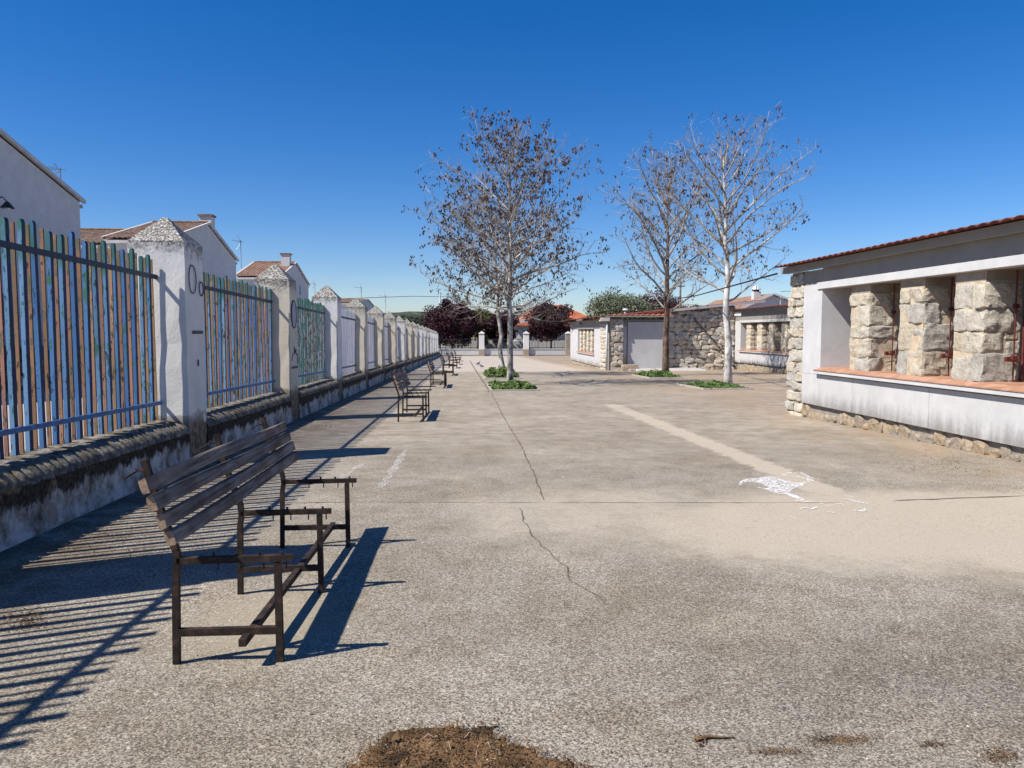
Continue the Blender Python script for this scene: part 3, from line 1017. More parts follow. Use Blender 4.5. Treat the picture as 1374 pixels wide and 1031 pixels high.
WALL_TOP = 0.50                                     # top of the masonry above ground, under the coping ridges
for i in range(len(PY) - 1):
    y0, y1 = PY[i] + PW, PY[i + 1]
    L = y1 - y0
    ym = (y0 + y1) / 2
    k = i - 1
    wher = ('between the %s and %s pillars from the camera' % (ordinal[k], ordinal[k + 1])) if k >= 1 else ('in front of the nearest pillar with circles' if k == 0 else 'outside the left edge of the photo')
    # low wall
    t = thing('low_wall', (fx(ym) - PW / 2, ym, gz(ym)), 'stained low wall with ridged coping ' + wher, 'wall', 'low walls under the fence')
    b = MB()
    n = 14
    prof = [(-0.345, -0.2), (-0.33, 0.42), (-0.2, 0.50), (0, 0.53), (0.2, 0.50), (0.33, 0.42), (0.335, 0.30), (0.335, 0.15), (0.35, 0.0), (0.35, -0.2)]
    for a in range(n + 1):
        yy = -L / 2 + L * a / n
        for (x, z) in prof:
            q = Vector((x, yy + ym, z))
            d = mnoise.noise(q * 2.3) * 0.012
            b.v.append((x + fx(yy + ym) - fx(ym) + d, yy, z + gz(yy + ym) - gz(ym)))
    m_ = len(prof)
    for a in range(n):
        for c in range(m_ - 1):
            q = a * m_ + c
            b.f.append((q, q + 1, q + m_ + 1, q + m_))
    b.obj('wall_body', 'wall', t, smooth=False)
    if i <= 9:
        nt_ = int(L / 0.105)
        for c in range(nt_):
            yy = -L / 2 + (c + 0.5) * L / nt_
            o = link('coping_tile', cop[rnd.randrange(6)], None, t)
            o.location = (fx(yy + ym) - fx(ym) + rnd.uniform(-.006, .006), yy, WALL_TOP + 0.02 + gz(yy + ym) - gz(ym) + rnd.uniform(-.006, .006))
            o.rotation_euler = (rnd.uniform(-.03, .03), 0, rnd.uniform(-.025, .025))
    else:
        b = MB()
        nt_ = int(L / 0.105)
        for c in range(nt_):
            yy = -L / 2 + (c + 0.5) * L / nt_
            src = cop[c % 6]
            b.add([(v.co.x + fx(yy + ym) - fx(ym), v.co.y + yy, v.co.z + WALL_TOP + 0.02 + gz(yy + ym) - gz(ym)) for v in src.vertices], [tuple(p.vertices) for p in src.polygons])
        o = b.obj('coping_tile', 'coping', t, smooth=True, fix=False)
        o['kind'] = 'stuff'
    # slatted panel
    desc = 'blue and ochre slatted fence panel ' if i <= 2 else ('peeling green and brown slatted fence panel ' if i == 3 else 'faded lilac slatted fence panel ')
    t = thing('fence_panel', (fx(ym) - 0.37, ym, gz(ym)), desc + wher, 'fence panel', 'slatted fence panels along the left')
    b1, b2 = MB(), MB()
    def rp(yy, dx, z):
        return (fx(yy + ym) - fx(ym) + dx, yy, z + gz(yy + ym) - gz(ym))
    b1.beam(rp(-L / 2 - 0.02, 0.040, 2.31), rp(L / 2 + 0.02, 0.040, 2.31), 0.026, 0.055)
    b2.beam(rp(-L / 2 - 0.02, 0.045, 0.79), rp(L / 2 + 0.02, 0.045, 0.79), 0.034, 0.045)
    b1.obj('rail', 'rail_dark' if i != 3 else 'rail', t, bevel=0.004)
    b2.obj('rail', 'rail_blue' if i <= 3 else ('rail_blue' if i == 5 else 'rail_dark'), t, bevel=0.004)
    ns = int(round((L - 0.02) / 0.106))
    for c in range(ns):
        yy = -L / 2 + 0.035 + c * (L - 0.07) / (ns - 1)
        major = (c % 2 == 0)
        if i <= 2:
            key = 'blue' if major else 'orange'
        elif i == 3:
            key = 'teal' if major else 'teal2'
        else:
            key = 'lilac' if major else 'lilac2'
        o = link('slat', variants[key][rnd.randrange(4)], None, t)
        o.location = (fx(yy + ym) - fx(ym) + rnd.uniform(-.004, .004), yy + rnd.uniform(-.006, .006), 0.565 + gz(yy + ym) - gz(ym))
        o.rotation_euler = (rnd.uniform(-.006, .006), rnd.uniform(-.004, .004), rnd.uniform(-.06, .06))

# ------------------------------------------------------------------ benches
def bench_parts():
    """meshes of a bench; local y runs along it, +x is its front; origin on the ground at the near rear leg"""
    P = []
    s = 0.031
    for y in (0.0, 1.0, 2.03):
        b = MB()                                       # rear leg that kinks back into the backrest post
        pts = [(0, y, 0), (0.006, y, 0.42), (0.016, y, 0.48), (0.010, y, 0.54), (-0.012, y, 0.60), (-0.075, y, 0.78), (-0.125, y, 0.965)]
        for a, c in zip(pts, pts[1:]):
            b.beam(a, c, s * 0.95, s, up=(0, 1, 0))
        P.append(('rear_leg', b.mesh('rear_leg'), 'rust', (0, 0, 0)))
        b = MB(); b.beam((0.48, y, 0), (0.475, y, 0.475), s, s, up=(0, 1, 0))
        P.append(('front_leg', b.mesh('front_leg'), 'rust', (0, 0, 0)))
        b = MB(); b.beam((0.015, y, 0.49), (0.545, y, 0.497), s, 0.03)
        for k in range(4):
            x = 0.18 + 0.105 * k
            b.tube([(x, y, 0.505), (x, y, 0.525)], 0.007, 6)
            b.tube([(x + 0.02, y, 0.48), (x + 0.02, y, 0.445)], 0.004, 5)
        P.append(('seat_bar', b.mesh('seat_bar'), 'rust', (0, 0, 0)))
        b = MB(); b.beam((0.01, y, 0.15), (0.47, y, 0.152), 0.03, 0.034)
        P.append(('cross_bar', b.mesh('cross_bar'), 'rust', (0, 0, 0)))
        b = MB()
        b.tube([(-0.128, y, 0.91), (-0.165, y - 0.0, 0.925)], 0.006, 6)
        b.tube([(-0.15, y - 0.02, 0.918), (-0.20, y - 0.045, 0.885)], 0.005, 5)
        P.append(('bolt', b.mesh('bolt'), 'rust', (0, 0, 0)))
    b = MB(); b.beam((0.33, -0.09, 0.125), (0.36, 2.10, 0.155), 0.034, 0.034)
    P.append(('stretcher', b.mesh('stretcher'), 'rust', (0, 0, 0)))
    for k, (x, z) in enumerate([(-0.062, 0.875), (-0.034, 0.790), (-0.004, 0.708), (0.026, 0.632)]):
        me = plank_mesh(2.52, 0.038, 0.066, k)
        for v in me.vertices:                           # lean with the posts
            a = -0.32
            x0, z0 = v.co.x, v.co.z
            v.co.x = x0 * math.cos(a) + z0 * math.sin(a) + x + 0.012
            v.co.z = -x0 * math.sin(a) + z0 * math.cos(a) + z
        P.append(('plank', me, 'wood', (0, -0.19 + 0.015 * k, 0)))
    return P


def plank_mesh(L, t, h, seed):
    b = MB()
    n = 16
    pr = [(-0.42, -0.5), (0.42, -0.5), (0.5, -0.4), (0.5, 0.36), (0.36, 0.5), (-0.36, 0.5), (-0.5, 0.36), (-0.5, -0.4)]
    for i in range(n + 1):
        y = L * i / n
        for (x, z) in pr:
            w = mnoise.noise(Vector((x * 3 + seed * 5, y * 1.7, z * 3))) * 0.006
            b.v.append((x * t + w, y, z * h + w + 0.006 * math.sin(y * 2.1 + seed)))
    m = len(pr)
    for i in range(n):
        for j in range(m):
            b.f.append((i * m + j, i * m + (j + 1) % m, (i + 1) * m + (j + 1) % m, (i + 1) * m + j))
    b.f.append(tuple(range(m)))
    b.f.append(tuple(n * m + j for j in range(m)))
    return b.mesh('plank')


bench = bench_parts()
for nme, me, mt, off in bench:
    me.materials.append(M[mt])
BEN = [(-1.335, 3.58, 'old bench nearest the camera, iron frame with only its four backrest planks'),
       (-1.19, 14.7, 'second bench from the camera along the fence, seat planks missing'),
       (-1.00, 25.8, 'third bench from the camera, beyond the second fence shadow'),
       (-0.82, 36.0, 'fourth bench from the camera along the fence'),
       (-0.68, 46.8, 'fifth bench from the camera along the fence'),
       (-0.52, 55.5, 'sixth bench from the camera, small and close to the far railings'),
       (-0.40, 66.0, 'farthest bench, smallest of the row by the fence')]
for x, y, lab in BEN:
    t = thing('park_bench', (x, y, gz(y)), lab, 'bench', 'benches in a row along the fence')
    t.rotation_euler = (-math.atan(SLOPE), 0, R(-0.7))
    for nme, me, mt, off in bench:
        link(nme, me, None, t, off)


# ------------------------------------------------------------------ stone stock
ROCK = [rock_mesh('stone', 3, 0.55, 0.07, s) for s in range(8)]          # small stones, scaled per use
for me in ROCK:
    me.materials.append(M['fieldstone'])
ROCKC = [rock_mesh('stone', 3, 0.75, 0.10, s + 60) for s in range(10)]
for me in ROCKC:
    me.materials.append(M['fieldstone'])
ROCKG = [rock_mesh('stone', 3, 0.55, 0.07, s + 20) for s in range(8)]
for me in ROCKG:
    me.materials.append(M['granite'])
ROCKR = [rock_mesh('stone', 2, 0.6, 0.10, s + 40) for s in range(8)]
for me in ROCKR:
    me.materials.append(M['rubble'])


def stone_field(parent, u0, u1, z0, z1, w, h, place, stock, depth=0.16, seed=1, zslope=None):
    """rubble facing: rows of uneven stones. place(u, z) -> location, rz"""
    r = random.Random(seed)
    z = z0
    while z < z1 - 0.04:
        rh = min(h * r.uniform(0.75, 1.3), z1 - z)
        if z1 - z - rh < h * 0.35:
            rh = z1 - z
        u = u0 - r.uniform(0, 0.3) * w * 0
        while u < u1 - 0.03:
            rw = w * r.uniform(0.6, 1.5)
            if u1 - u - rw < w * 0.4:
                rw = u1 - u
            top = z + rh
            if zslope is None or top < zslope(u + rw / 2) + 0.05:
                me = stock[r.randrange(len(stock))]
                o = link('stone', me, None, parent)
                loc, rz = place(u + rw / 2, z + rh / 2 + r.uniform(-0.12, 0.12) * rh)
                o.location = loc
                o.rotation_euler = (r.uniform(-.2, .2), r.uniform(-0.3, 0.3), rz + r.uniform(-.2, .2))
                o.scale = (rw * 1.02, depth * r.uniform(0.7, 1.35), rh * r.uniform(0.95, 1.15))
            u += rw
        z += rh


# ------------------------------------------------------------------ market stall rows
def big_stone(parent, x0, x1, y0, y1, z0, z1, seed, amp=0.02):
    sx, sy, sz = x1 - x0, y1 - y0, z1 - z0
    bm = bmesh.new()
    bmesh.ops.create_cube(bm, size=1.0)
    bmesh.ops.subdivide_edges(bm, edges=bm.edges[:], cuts=9, use_grid_fill=True)
    off = Vector((seed * 7.3, seed * 3.1, seed * 5.7))
    rb = 0.022
    pr = random.Random(seed * 13 + 1)
    planes = []
    for _ in range(12):
        n_ = Vector((pr.gauss(0, 1), pr.gauss(0, 1), pr.gauss(0, 1))).normalized()
        ext = (abs(n_.x) * sx + abs(n_.y) * sy + abs(n_.z) * sz) / 2
        planes.append((n_, ext * pr.uniform(0.80, 0.97)))
    for v in bm.verts:
        p = Vector((v.co.x * sx, v.co.y * sy, v.co.z * sz))
        hx, hy, hz = sx / 2 - rb, sy / 2 - rb, sz / 2 - rb
        c = Vector((max(-hx, min(hx, p.x)), max(-hy, min(hy, p.y)), max(-hz, min(hz, p.z))))
        d = p - c
        if d.length > 1e-6:
            p = c + d.normalized() * min(d.length, rb)
        for (n_, dd) in planes:
            k_ = p.dot(n_) - dd
            if k_ > 0:
                p = p - n_ * k_
        p += mnoise.noise_vector(p * 3.5 + off) * amp * 1.2 + mnoise.noise_vector(p * 9 + off) * amp * 0.7 + mnoise.noise_vector(p * 22 + off) * amp * 0.35
        v.co = p
    me = bpy.data.meshes.new('stone')
    bm.to_mesh(me)
    bm.free()
    me.materials.append(M['granite'])
    o = link('stone', me, None, parent)
    o.location = ((x0 + x1) / 2, (y0 + y1) / 2, (z0 + z1) / 2)
    return o


def stall_row(label, Xp, Yn, Yf, zo, open_n, open_f, piers, quoin, group, detail=True, roof_dz=0.0, panel='panel', panels=None, back=6.0, roof_far=0.0):
    """a row of stalls whose open front faces -x at x = Xp, from Yn (near) to Yf (far); heights are B1's plus zo"""
    t = thing('market_stall_building', (Xp, (Yn + Yf) / 2, gz((Yn + Yf) / 2)), label, 'stall building', group)
    ox, oy, oz = t.location
    def B(x0, x1, y0, y1, z0, z1):
        return MB().box(Xp + x0 - ox, Xp + x1 - ox, y0 - oy, y1 - oy, z0 + zo - oz, z1 + zo - oz)
    g = gz(Yf) - zo - 0.2
    # lower panels with open joints
    ps = panels or [Yn, Yf]
    for a, c in zip(ps, ps[1:]):
        B(0.0, 0.09, a + 0.005, c - 0.005, 0.06, 0.668).obj('front_panel', panel, t, bevel=0.003)
    B(0.09, 0.25, Yn, Yf, 0.05, 0.66).obj('backing_wall', 'stall_white', t)
    B(0.08, 0.4, Yn, Yf - 0.3, g, 0.05).obj('footing', 'mortar_dark', t)
    # sill slab with terracotta top
    B(-0.085, 0.30, open_n - 0.1, open_f + 0.10, 0.69, 0.757).obj('sill', 'stall_white', t, bevel=0.006)
    y0_, y1_ = open_n - 0.1 - oy, open_f - 0.002 - oy
    zt = zo - oz
    MB().prism([(Xp - 0.098 - ox, 0.7575 + zt), (Xp + 0.28 - ox, 0.7575 + zt), (Xp + 0.28 - ox, 0.828 + zt), (Xp + 0.04 - ox, 0.822 + zt), (Xp - 0.098 - ox, 0.772 + zt)], 'y', y0_, y1_).obj('sill_tile', 'terracotta', t)
    B(-0.098, -0.002, open_f - 0.002, open_f + 0.098, 0.7575, 0.774).obj('sill_tile', 'terracotta', t)
    B(0.301, 0.95, open_n - 0.1, open_f - 0.002, 0.55, 0.826).obj('counter_base', 'terracotta', t)
    # pilasters at the ends of the opening
    B(0.0, 1.2, open_f, quoin[0] if quoin[0] > open_f else Yf, 0.672, 2.44).obj('end_wall', 'stall_white', t, bevel=0.003)
    B(0.0, 1.2, open_f, quoin[0] if quoin[0] > open_f else Yf, 2.441, 2.72).obj('upper_wall', 'fascia', t)  # same wall above the shadow line, eave shade put into its grey
    if open_n > Yn + 0.2:
        B(0.0, 1.2, Yn, open_n, 0.672, 2.44).obj('end_wall', 'stall_white', t, bevel=0.003)
        B(0.0, 1.2, Yn, open_n, 2.441, 2.72).obj('upper_wall', 'fascia', t)  # near end likewise, darkened in colour for the eave shade
    # beam, wall over it, soffit, back
    B(-0.03, 0.16, open_n - 0.1, open_f + 0.16, 2.335, 2.465).obj('lintel_beam', 'stall_white', t, bevel=0.004)
    B(0.003, 0.16, open_n, open_f, 2.4652, 2.735 + roof_dz).obj('upper_wall', 'fascia', t)  # wall over the beam, its shade toned in as dark grey
    B(0.162, 1.2, open_n, open_f - 0.002, 2.34, 2.46).obj('soffit', 'concrete', t)
    B(0.96, 1.06, open_n, open_f - 0.002, 0.5, 2.34).obj('shutter', 'shutter', t)
    B(1.26, back, Yn, Yf, g, 2.70 + roof_dz).obj('rear_wall', 'stall_white', t)
    # fascia and roof sheet
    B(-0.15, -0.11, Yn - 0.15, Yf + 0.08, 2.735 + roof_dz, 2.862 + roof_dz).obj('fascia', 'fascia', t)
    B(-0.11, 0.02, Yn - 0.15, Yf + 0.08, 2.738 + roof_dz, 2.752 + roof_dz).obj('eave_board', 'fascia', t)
    e = 2.862 + roof_dz + zo - oz
    rise = (back + 0.4) * 0.10
    rf = corrugated((Xp - 0.35 - ox, Yn - 0.2 - oy, e), (Xp - 0.35 - ox, Yf + roof_far - oy, e),
                    (Xp + back - ox, Yn - 0.2 - oy, e + rise), (Xp + back - ox, Yf + roof_far - oy, e + rise), 0.21, 0.03, 0.008, 6)
    rf.obj('roof', 'roof_red', t, fix=False)
    # stone piers inside the opening
    r = random.Random(int(Xp * 10))
    for k, py in enumerate(piers):
        x0, x1, y0, y1 = Xp + 0.06, Xp + 0.60, py, py + 0.66
        core = MB().box(x0 + 0.022 - ox, x1 - ox, y0 + 0.022 - oy, y1 - 0.02 - oy, 0.81 + zo - oz, 2.338 + zo - oz).obj('stone_pier', 'mortar', t)
        cap = None
        z = 0.815
        hs = [[0.24, 0.34, 0.22, 0.36, 0.20], [0.40, 0.42, 0.32, 0.24], [0.40, 0.29, 0.32, 0.36], [0.34, 0.34, 0.36, 0.33]][k % 4]
        for c, hh in enumerate(hs):
            z1 = z + hh
            lx0, lx1, ly0, ly1 = x0 - ox, x1 - ox, y0 - oy, y1 - oy
            zz0, zz1 = z + zo - oz + r.uniform(-0.004, 0.004), z1 + zo - oz - r.uniform(0.0, 0.008)
            if detail:
                ph = (c + k) % 3
                if ph == 0:                                   # corner block on the near side, two beyond
                    cut = r.uniform(0.26, 0.34)
                    big_stone(core, lx0, lx0 + cut, ly0, ly0 + 0.42, zz0, zz1, r.randrange(99))
                    big_stone(core, lx0 + 0.02, lx0 + 0.32, ly0 + 0.43, ly1, zz0, zz1, r.randrange(99))
                    zm = (zz0 + zz1) / 2 + r.uniform(-.04, .04)
                    big_stone(core, lx0 + cut + 0.01, lx1, ly0 + 0.01, ly0 + 0.3, zz0, zm, r.randrange(99))
                    big_stone(core, lx0 + cut + 0.01, lx1 - 0.04, ly0 + 0.015, ly0 + 0.3, zm + 0.008, zz1, r.randrange(99))
                elif ph == 1:
                    cut = r.uniform(0.40, 0.46)
                    big_stone(core, lx0, lx0 + cut, ly0 - 0.005, ly0 + 0.36, zz0, zz1, r.randrange(99), 0.026)
                    big_stone(core, lx0 - 0.005, lx0 + 0.3, ly0 + 0.37, ly1, zz0, zz1, r.randrange(99))
                    big_stone(core, lx0 + cut + 0.008, lx1 + 0.02, ly0 + 0.02, ly0 + 0.3, zz0, zz1, r.randrange(99))
                else:
                    big_stone(core, lx0 - 0.01, lx1, ly0 - 0.01, ly0 + 0.26, zz0, zz1, r.randrange(99), 0.026)
                    big_stone(core, lx0 + 0.005, lx0 + 0.3, ly0 + 0.27, ly1 - 0.01, zz0, zz1, r.randrange(99))
            else:
                for (ax, bx, ay, by) in ((lx0, lx0 + 0.3, ly0, ly0 + 0.32), (lx0 + 0.31, lx1, ly0, ly0 + 0.3), (lx0, lx0 + 0.3, ly0 + 0.33, ly1)):
                    o = link('stone', ROCKG[r.randrange(8)], None, core)
                    o.location = ((ax + bx) / 2, (ay + by) / 2, (zz0 + zz1) / 2)
                    o.scale = (bx - ax, by - ay, zz1 - zz0)
            z = z1
        MB().box(x0 + 0.02 - ox, x1 - ox, y0 + 0.02 - oy, y1 - oy, z + zo - oz + 0.002, 2.336 + zo - oz).obj('pier_head', 'concrete', t, bevel=0.01)
        # red iron rods with latches by the rear of the pier
        for q, (rx, ry) in enumerate(((0.47, -0.05), (0.62, -0.02))):
            bb = MB().tube([(Xp + rx - ox, py + ry - oy, 0.80 + zo - oz), (Xp + rx - ox, py + ry - oy, 2.33 + zo - oz)], 0.011 if q == 0 else 0.016, 6)
            rod = bb.obj('shutter_rod', 'red_iron', t)
            if detail and q == 0:
                cx_, cy_, cz_ = Xp + rx - ox, py + ry - oy, 1.14 + zo - oz
                bb = MB()
                bb.box(cx_ - 0.03, cx_ + 0.035, cy_ - 0.035, cy_ + 0.02, cz_ - 0.04, cz_ + 0.04)
                bb.tube([(cx_ + 0.03, cy_ - 0.03, cz_ + 0.045), (cx_ + 0.055, cy_ - 0.03, cz_ + 0.06), (cx_ + 0.06, cy_ - 0.03, cz_ - 0.03), (cx_ + 0.03, cy_ - 0.03, cz_ - 0.045)], 0.009, 6)
                bb.obj('latch', 'red_iron', rod)
                bb = MB()
                bb.tube([(cx_ - 0.13, cy_ - 0.07, cz_ - 0.01), (cx_ - 0.01, cy_ - 0.03, cz_ - 0.02)], 0.013, 6)
                bb.box(cx_ - 0.17, cx_ - 0.12, cy_ - 0.10, cy_ - 0.05, cz_ - 0.035, cz_ + 0.03)
                bb.tube([(cx_ - 0.02, cy_ - 0.03, cz_), (cx_ - 0.02, cy_ - 0.035, cz_ - 0.10)], 0.007, 5)
                bb.obj('handle', 'red_iron', rod)
                bb = MB(); bb.box(cx_ - 0.03, cx_ + 0.03, cy_ - 0.03, cy_ + 0.02, cz_ + 0.68, cz_ + 0.74)
                bb.obj('latch', 'red_iron', rod)
    # stone quoin at the end of the row
    q0, q1 = quoin
    r = random.Random(int(Xp * 7))
    core = MB().box(Xp + 0.06 - ox, Xp + 1.2 - ox, q0 + 0.01 - oy, q1 - 0.04 - oy, g + zo - oz, 2.74 + zo - oz).obj('stone_corner', 'mortar', t)
    z = g + 0.12
    row = 0
    while z < 2.6:
        hh = r.uniform(0.17, 0.30)
        cut = r.uniform(0.35, 0.62) if row % 3 else 1.0
        segs = [(q0 + 0.01, q0 + (q1 - q0) * cut)] + ([(q0 + (q1 - q0) * cut + 0.012, q1)] if cut < 1 else [])
        for (a, c) in segs:
            bulge = r.uniform(-0.03, 0.015)
            if detail:
                big_stone(core, Xp + bulge - ox, Xp + 0.35 - ox, a - oy, c - oy, z + zo - oz, min(z + hh - 0.012, 2.72) + zo - oz, r.randrange(99), 0.03)
            else:
                o = link('stone', ROCKG[r.randrange(8)], None, core)
                o.location = (Xp + 0.15 - ox + bulge, (a + c) / 2 - oy, z + hh / 2 + zo - oz)
                o.scale = (0.36, c - a, hh * 0.98)
        z += hh
        row += 1
    # rubble plinth
    y = Yn
    while y < Yf - 0.75:
        w = r.uniform(0.14, 0.34)
        lo = gz(y) - zo
        H = 0.05 - lo
        k_ = 1 if r.random() < 0.55 else 2
        for c in range(k_):
            o = link('stone', ROCKR[r.randrange(8)], None, t)
            hh = H / k_ * 0.98
            o.location = (Xp + 0.145 + (0.0 if c == 0 else 0.03) + r.uniform(-.02, .02) - ox, y + w / 2 - oy, lo + zo - oz + hh * (c + 0.5) - 0.01)
            o.scale = (0.20 if c == 0 else 0.16, w * 1.08, hh * (1.1 if c == 0 else 0.8))
            o.rotation_euler = (r.uniform(-.3, .3), r.uniform(-.2, .2), r.uniform(-.3, .3))
        y += w
    return t


stall_row('white market stall row nearest the camera, granite piers behind a terracotta sill', 7.0, 4.4, 15.85, 0.0, 4.9, 14.35,
          [12.74, 11.20, 9.84, 8.4, 6.95, 5.5], (15.13, 15.85), 'market stall rows',
          panels=[4.4, 6.44, 8.66, 10.88, 13.12, 15.13], roof_far=-0.05)
stall_row('white market stall row behind the pale right tree, its panels streaked with black mould', 15.97, 28.0, 43.33, -0.30, 29.0, 42.42,
          [41.1 - 1.55 * k for k in range(7)], (43.34, 44.0), 'market stall rows', detail=False, roof_dz=0.22, panel='panel_dark', panels=[28.0, 32.0, 36.0, 40.0, 43.33], roof_far=0.0)
T3 = stall_row('distant white market stall row with a stone corner and downpipe, left of the stone wall', 8.30, 42.9, 56.8, -0.62, 46.7, 53.2,
               [52.2 - 1.45 * k for k in range(4)], (42.92, 44.6), 'market stall rows', detail=False, panels=[44.6, 49.0, 53.5, 56.8], back=3.5)

# end elevation of the wide building: stone pier, grey render, stone wall, long shallow gable
ZG = gz(44)
t = thing('wide_stall_hall', (12.4, 46.5, ZG), 'wide low hall with rubble stone end wall, grey render bay and shallow red roof', 'hall')
ox, oy, oz = t.location
# near-face stone pier of the left row
c_ = MB().box(8.45 - ox, 9.22 - ox, 42.75 - oy, 44.0 - oy, -0.3, 2.98).obj('pier_core', 'mortar_dark', t)
stone_field(c_, 8.5 - ox, 9.26 - ox, 0.0, 2.94, 0.36, 0.24, lambda u, z: ((u, 42.75 - oy, z), 0), ROCKC, 0.2, 5)
c_ = MB().box(9.23 - ox, 12.0 - ox, 43.08 - oy, 43.5 - oy, -0.2, 2.90).obj('grey_wall', 'grey_render', t)
MB().box(9.3 - ox, 11.95 - ox, 43.065 - oy, 43.078 - oy, 1.71, 1.735).obj('wall_moulding', 'trim', t)
MB().box(9.45 - ox, 11.95 - ox, 43.055 - oy, 43.078 - oy, 2.62, 2.68).obj('wall_moulding', 'trim', t)
def roofz(x):
    return 2.38 + 0.10 * (x - 8.0)
sw = MB()
sw.prism([(11.99 - ox, -0.2), (15.93 - ox, -0.2), (15.93 - ox, roofz(15.93) - oz - 0.1), (11.99 - ox, roofz(11.99) - oz - 0.1)], 'y', 43.4 - oy, 43.9 - oy)
c_ = sw.obj('stone_wall', 'mortar_dark', t)
MB().box(15.7 - ox, 15.94 - ox, 43.91 - oy, 46.6 - oy, -0.2, 3.1).obj('return_wall', 'grey_render', t)
stone_field(c_, 12.0 - ox, 15.93 - ox, 0.0, 3.9, 0.44, 0.235, lambda u, z: ((u, 43.38 - oy, z - 0.03), 0), ROCKC, 0.26, 8,
            zslope=lambda u: roofz(u + ox) - oz - 0.08)
# roofs
rf = corrugated((7.75 - ox, 42.5 - oy, roofz(7.75) - oz), (7.75 - ox, 58 - oy, roofz(7.75) - oz), (17.8 - ox, 43.3 - oy, roofz(17.8) - oz), (17.8 - ox, 58 - oy, roofz(17.8) - oz), 0.25, 0.05, 0.02, 4)
rf.obj('roof', 'roof_red', t, fix=False)
vb = MB()
vb.beam((7.8 - ox, 42.55 - oy, roofz(7.8) - oz - 0.05), (12.0 - ox, 42.75 - oy, roofz(12.0) - oz - 0.05), 0.05, 0.10)
vb.obj('verge_board', 'roof_red', t)
vb = MB()
vb.beam((11.95 - ox, 42.79 - oy, roofz(11.95) - oz - 0.05), (17.7 - ox, 43.25 - oy, roofz(17.7) - oz - 0.05), 0.05, 0.13)
vb.obj('verge_board', 'stall_white', t)
MB().box(8.2 - ox, 12.1 - ox, 42.50 - oy, 42.56 - oy, roofz(8.3) - oz - 0.06, roofz(8.3) - oz + 0.03).obj('fascia', 'fascia', t)
rf = corrugated((8.3 - ox, 42.53 - oy, 2.42 - oz + 0.03), (12.1 - ox, 42.53 - oy, 2.42 - oz + 0.03), (8.3 - ox, 42.7 - oy, 2.43 - oz + 0.03), (12.1 - ox, 43.3 - oy, 2.70 - oz), 0.3, 0.05, 0.02, 4)
rf.obj('porch_roof', 'roof_orange', t, fix=False)
dp = MB().tube([(8.30 - ox, 42.62 - oy, 0), (8.30 - ox, 42.62 - oy, 2.75)], 0.06, 8)
dp.obj('downpipe', 'stall_white', t, smooth=True)
MB().box(7.9 - ox, 8.45 - ox, 42.5 - oy, 42.9 - oy, 2.80, 3.0).obj('corner_block', 'trim', t, bevel=0.01)
MB().box(15.6 - ox, 15.67 - ox, 43.2 - oy, 43.27 - oy, 0.1, 0.2).obj('drain_spout', 'dark', t)
# cable and junction box on the stone wall
t2 = thing('junction_box', (13.35, 43.2, -0.1), 'dark junction box with a loose cable hanging down the rubble stone wall', 'junction box')
MB().box(-0.11, 0.11, -0.10, 0.06, 2.15, 2.55).obj('box', 'metal', t2, bevel=0.01)
MB().tube([(0.1, -0.08, 2.4), (0.7, -0.1, 1.75), (1.4, -0.12, 1.0), (2.1, -0.12, 0.1)], 0.03, 5).obj('cable', 'cable', t2)
v = thing('roof_vent', (10.1, 46.0, roofz(10.1)), 'small white vent on the red roof of the wide hall', 'vent')
MB().tube([(0, 0, 0), (0, 0, 0.25)], 0.09, 8).obj('pipe', 'stall_white', v)
MB().tube([(0, 0, 0.25), (0, 0, 0.36)], [0.2, 0.12], 8).obj('cowl', 'stall_white', v)

# raised kerb before the grey wall
x0, y0 = gp(846, 498); x1, y1 = gp(944, 497.5)
b = MB().box(x0, x1, y0 - 0.1, 43.1, gz(y0) - 0.1, gz(y0) + 0.09)
struct(b.obj('pavement', 'kerb', bevel=0.01))
b = MB().box(x0 + 0.3, x1 + 0.02, y0 - 0.22, y0 - 0.103, gz(y0) - 0.1, gz(y0) + 0.11)
struct(b.obj('kerb', 'kerb_white', bevel=0.01))
tag(rock_o := link('stone_block', rock_mesh('stone_block', 3, 0.2, 0.02, 5), M['rubble']), 'low stone block at the foot of the shaded stone corner', 'stone block')
rock_o.location = (9.55, 42.3, gz(43) + 0.14)
rock_o.scale = (0.95, 0.5, 0.42)

# ------------------------------------------------------------------ far boundary
YW = 95.0
zg = gz(YW)
fb = [(-2.6, 2.35), (3.1, 7.9), (8.7, 13.2), (14.0, 22)]
for k, (a, c) in enumerate(fb):
    t = thing('railing_wall', ((a + c) / 2, YW, zg), ['low white wall with dark railings at the end of the fence, left of the pale gatepost',
              'low white wall with railings behind the two left tree trunks', 'low white wall with railings below the right plum tree',
              'low white wall with railings hidden behind the distant stall row'][k], 'wall')
    h = (c - a) / 2
    MB().box(-h, h, 0, 0.25, -0.2, 0.82).obj('wall_body', 'house_white', t)
    MB().box(-h, h, -0.05, 0.3, 0.82, 0.90).obj('wall_cap', 'trim', t)
    MB().box(-h, h, -0.05, -0.002, -0.1, 0.14).obj('plinth', 'mortar_dark', t)
    MB().box(-h, h, 0.08, 0.13, 2.05, 2.12).obj('top_rail', 'black_iron', t)
    MB().box(-h, h, 0.08, 0.13, 1.0, 1.07).obj('bottom_rail', 'black_iron', t)
    bar = MB().box(-0.014, 0.014, 0.09, 0.12, 0.9, 2.2).mesh('bar')
    bar.materials.append(M['black_iron'])
    n = int((c - a) / 0.17)
    for q in range(n):
        o = link('bar', bar, None, t)
        o.location = (-h + (q + 0.5) * (c - a) / n, 0, 0)
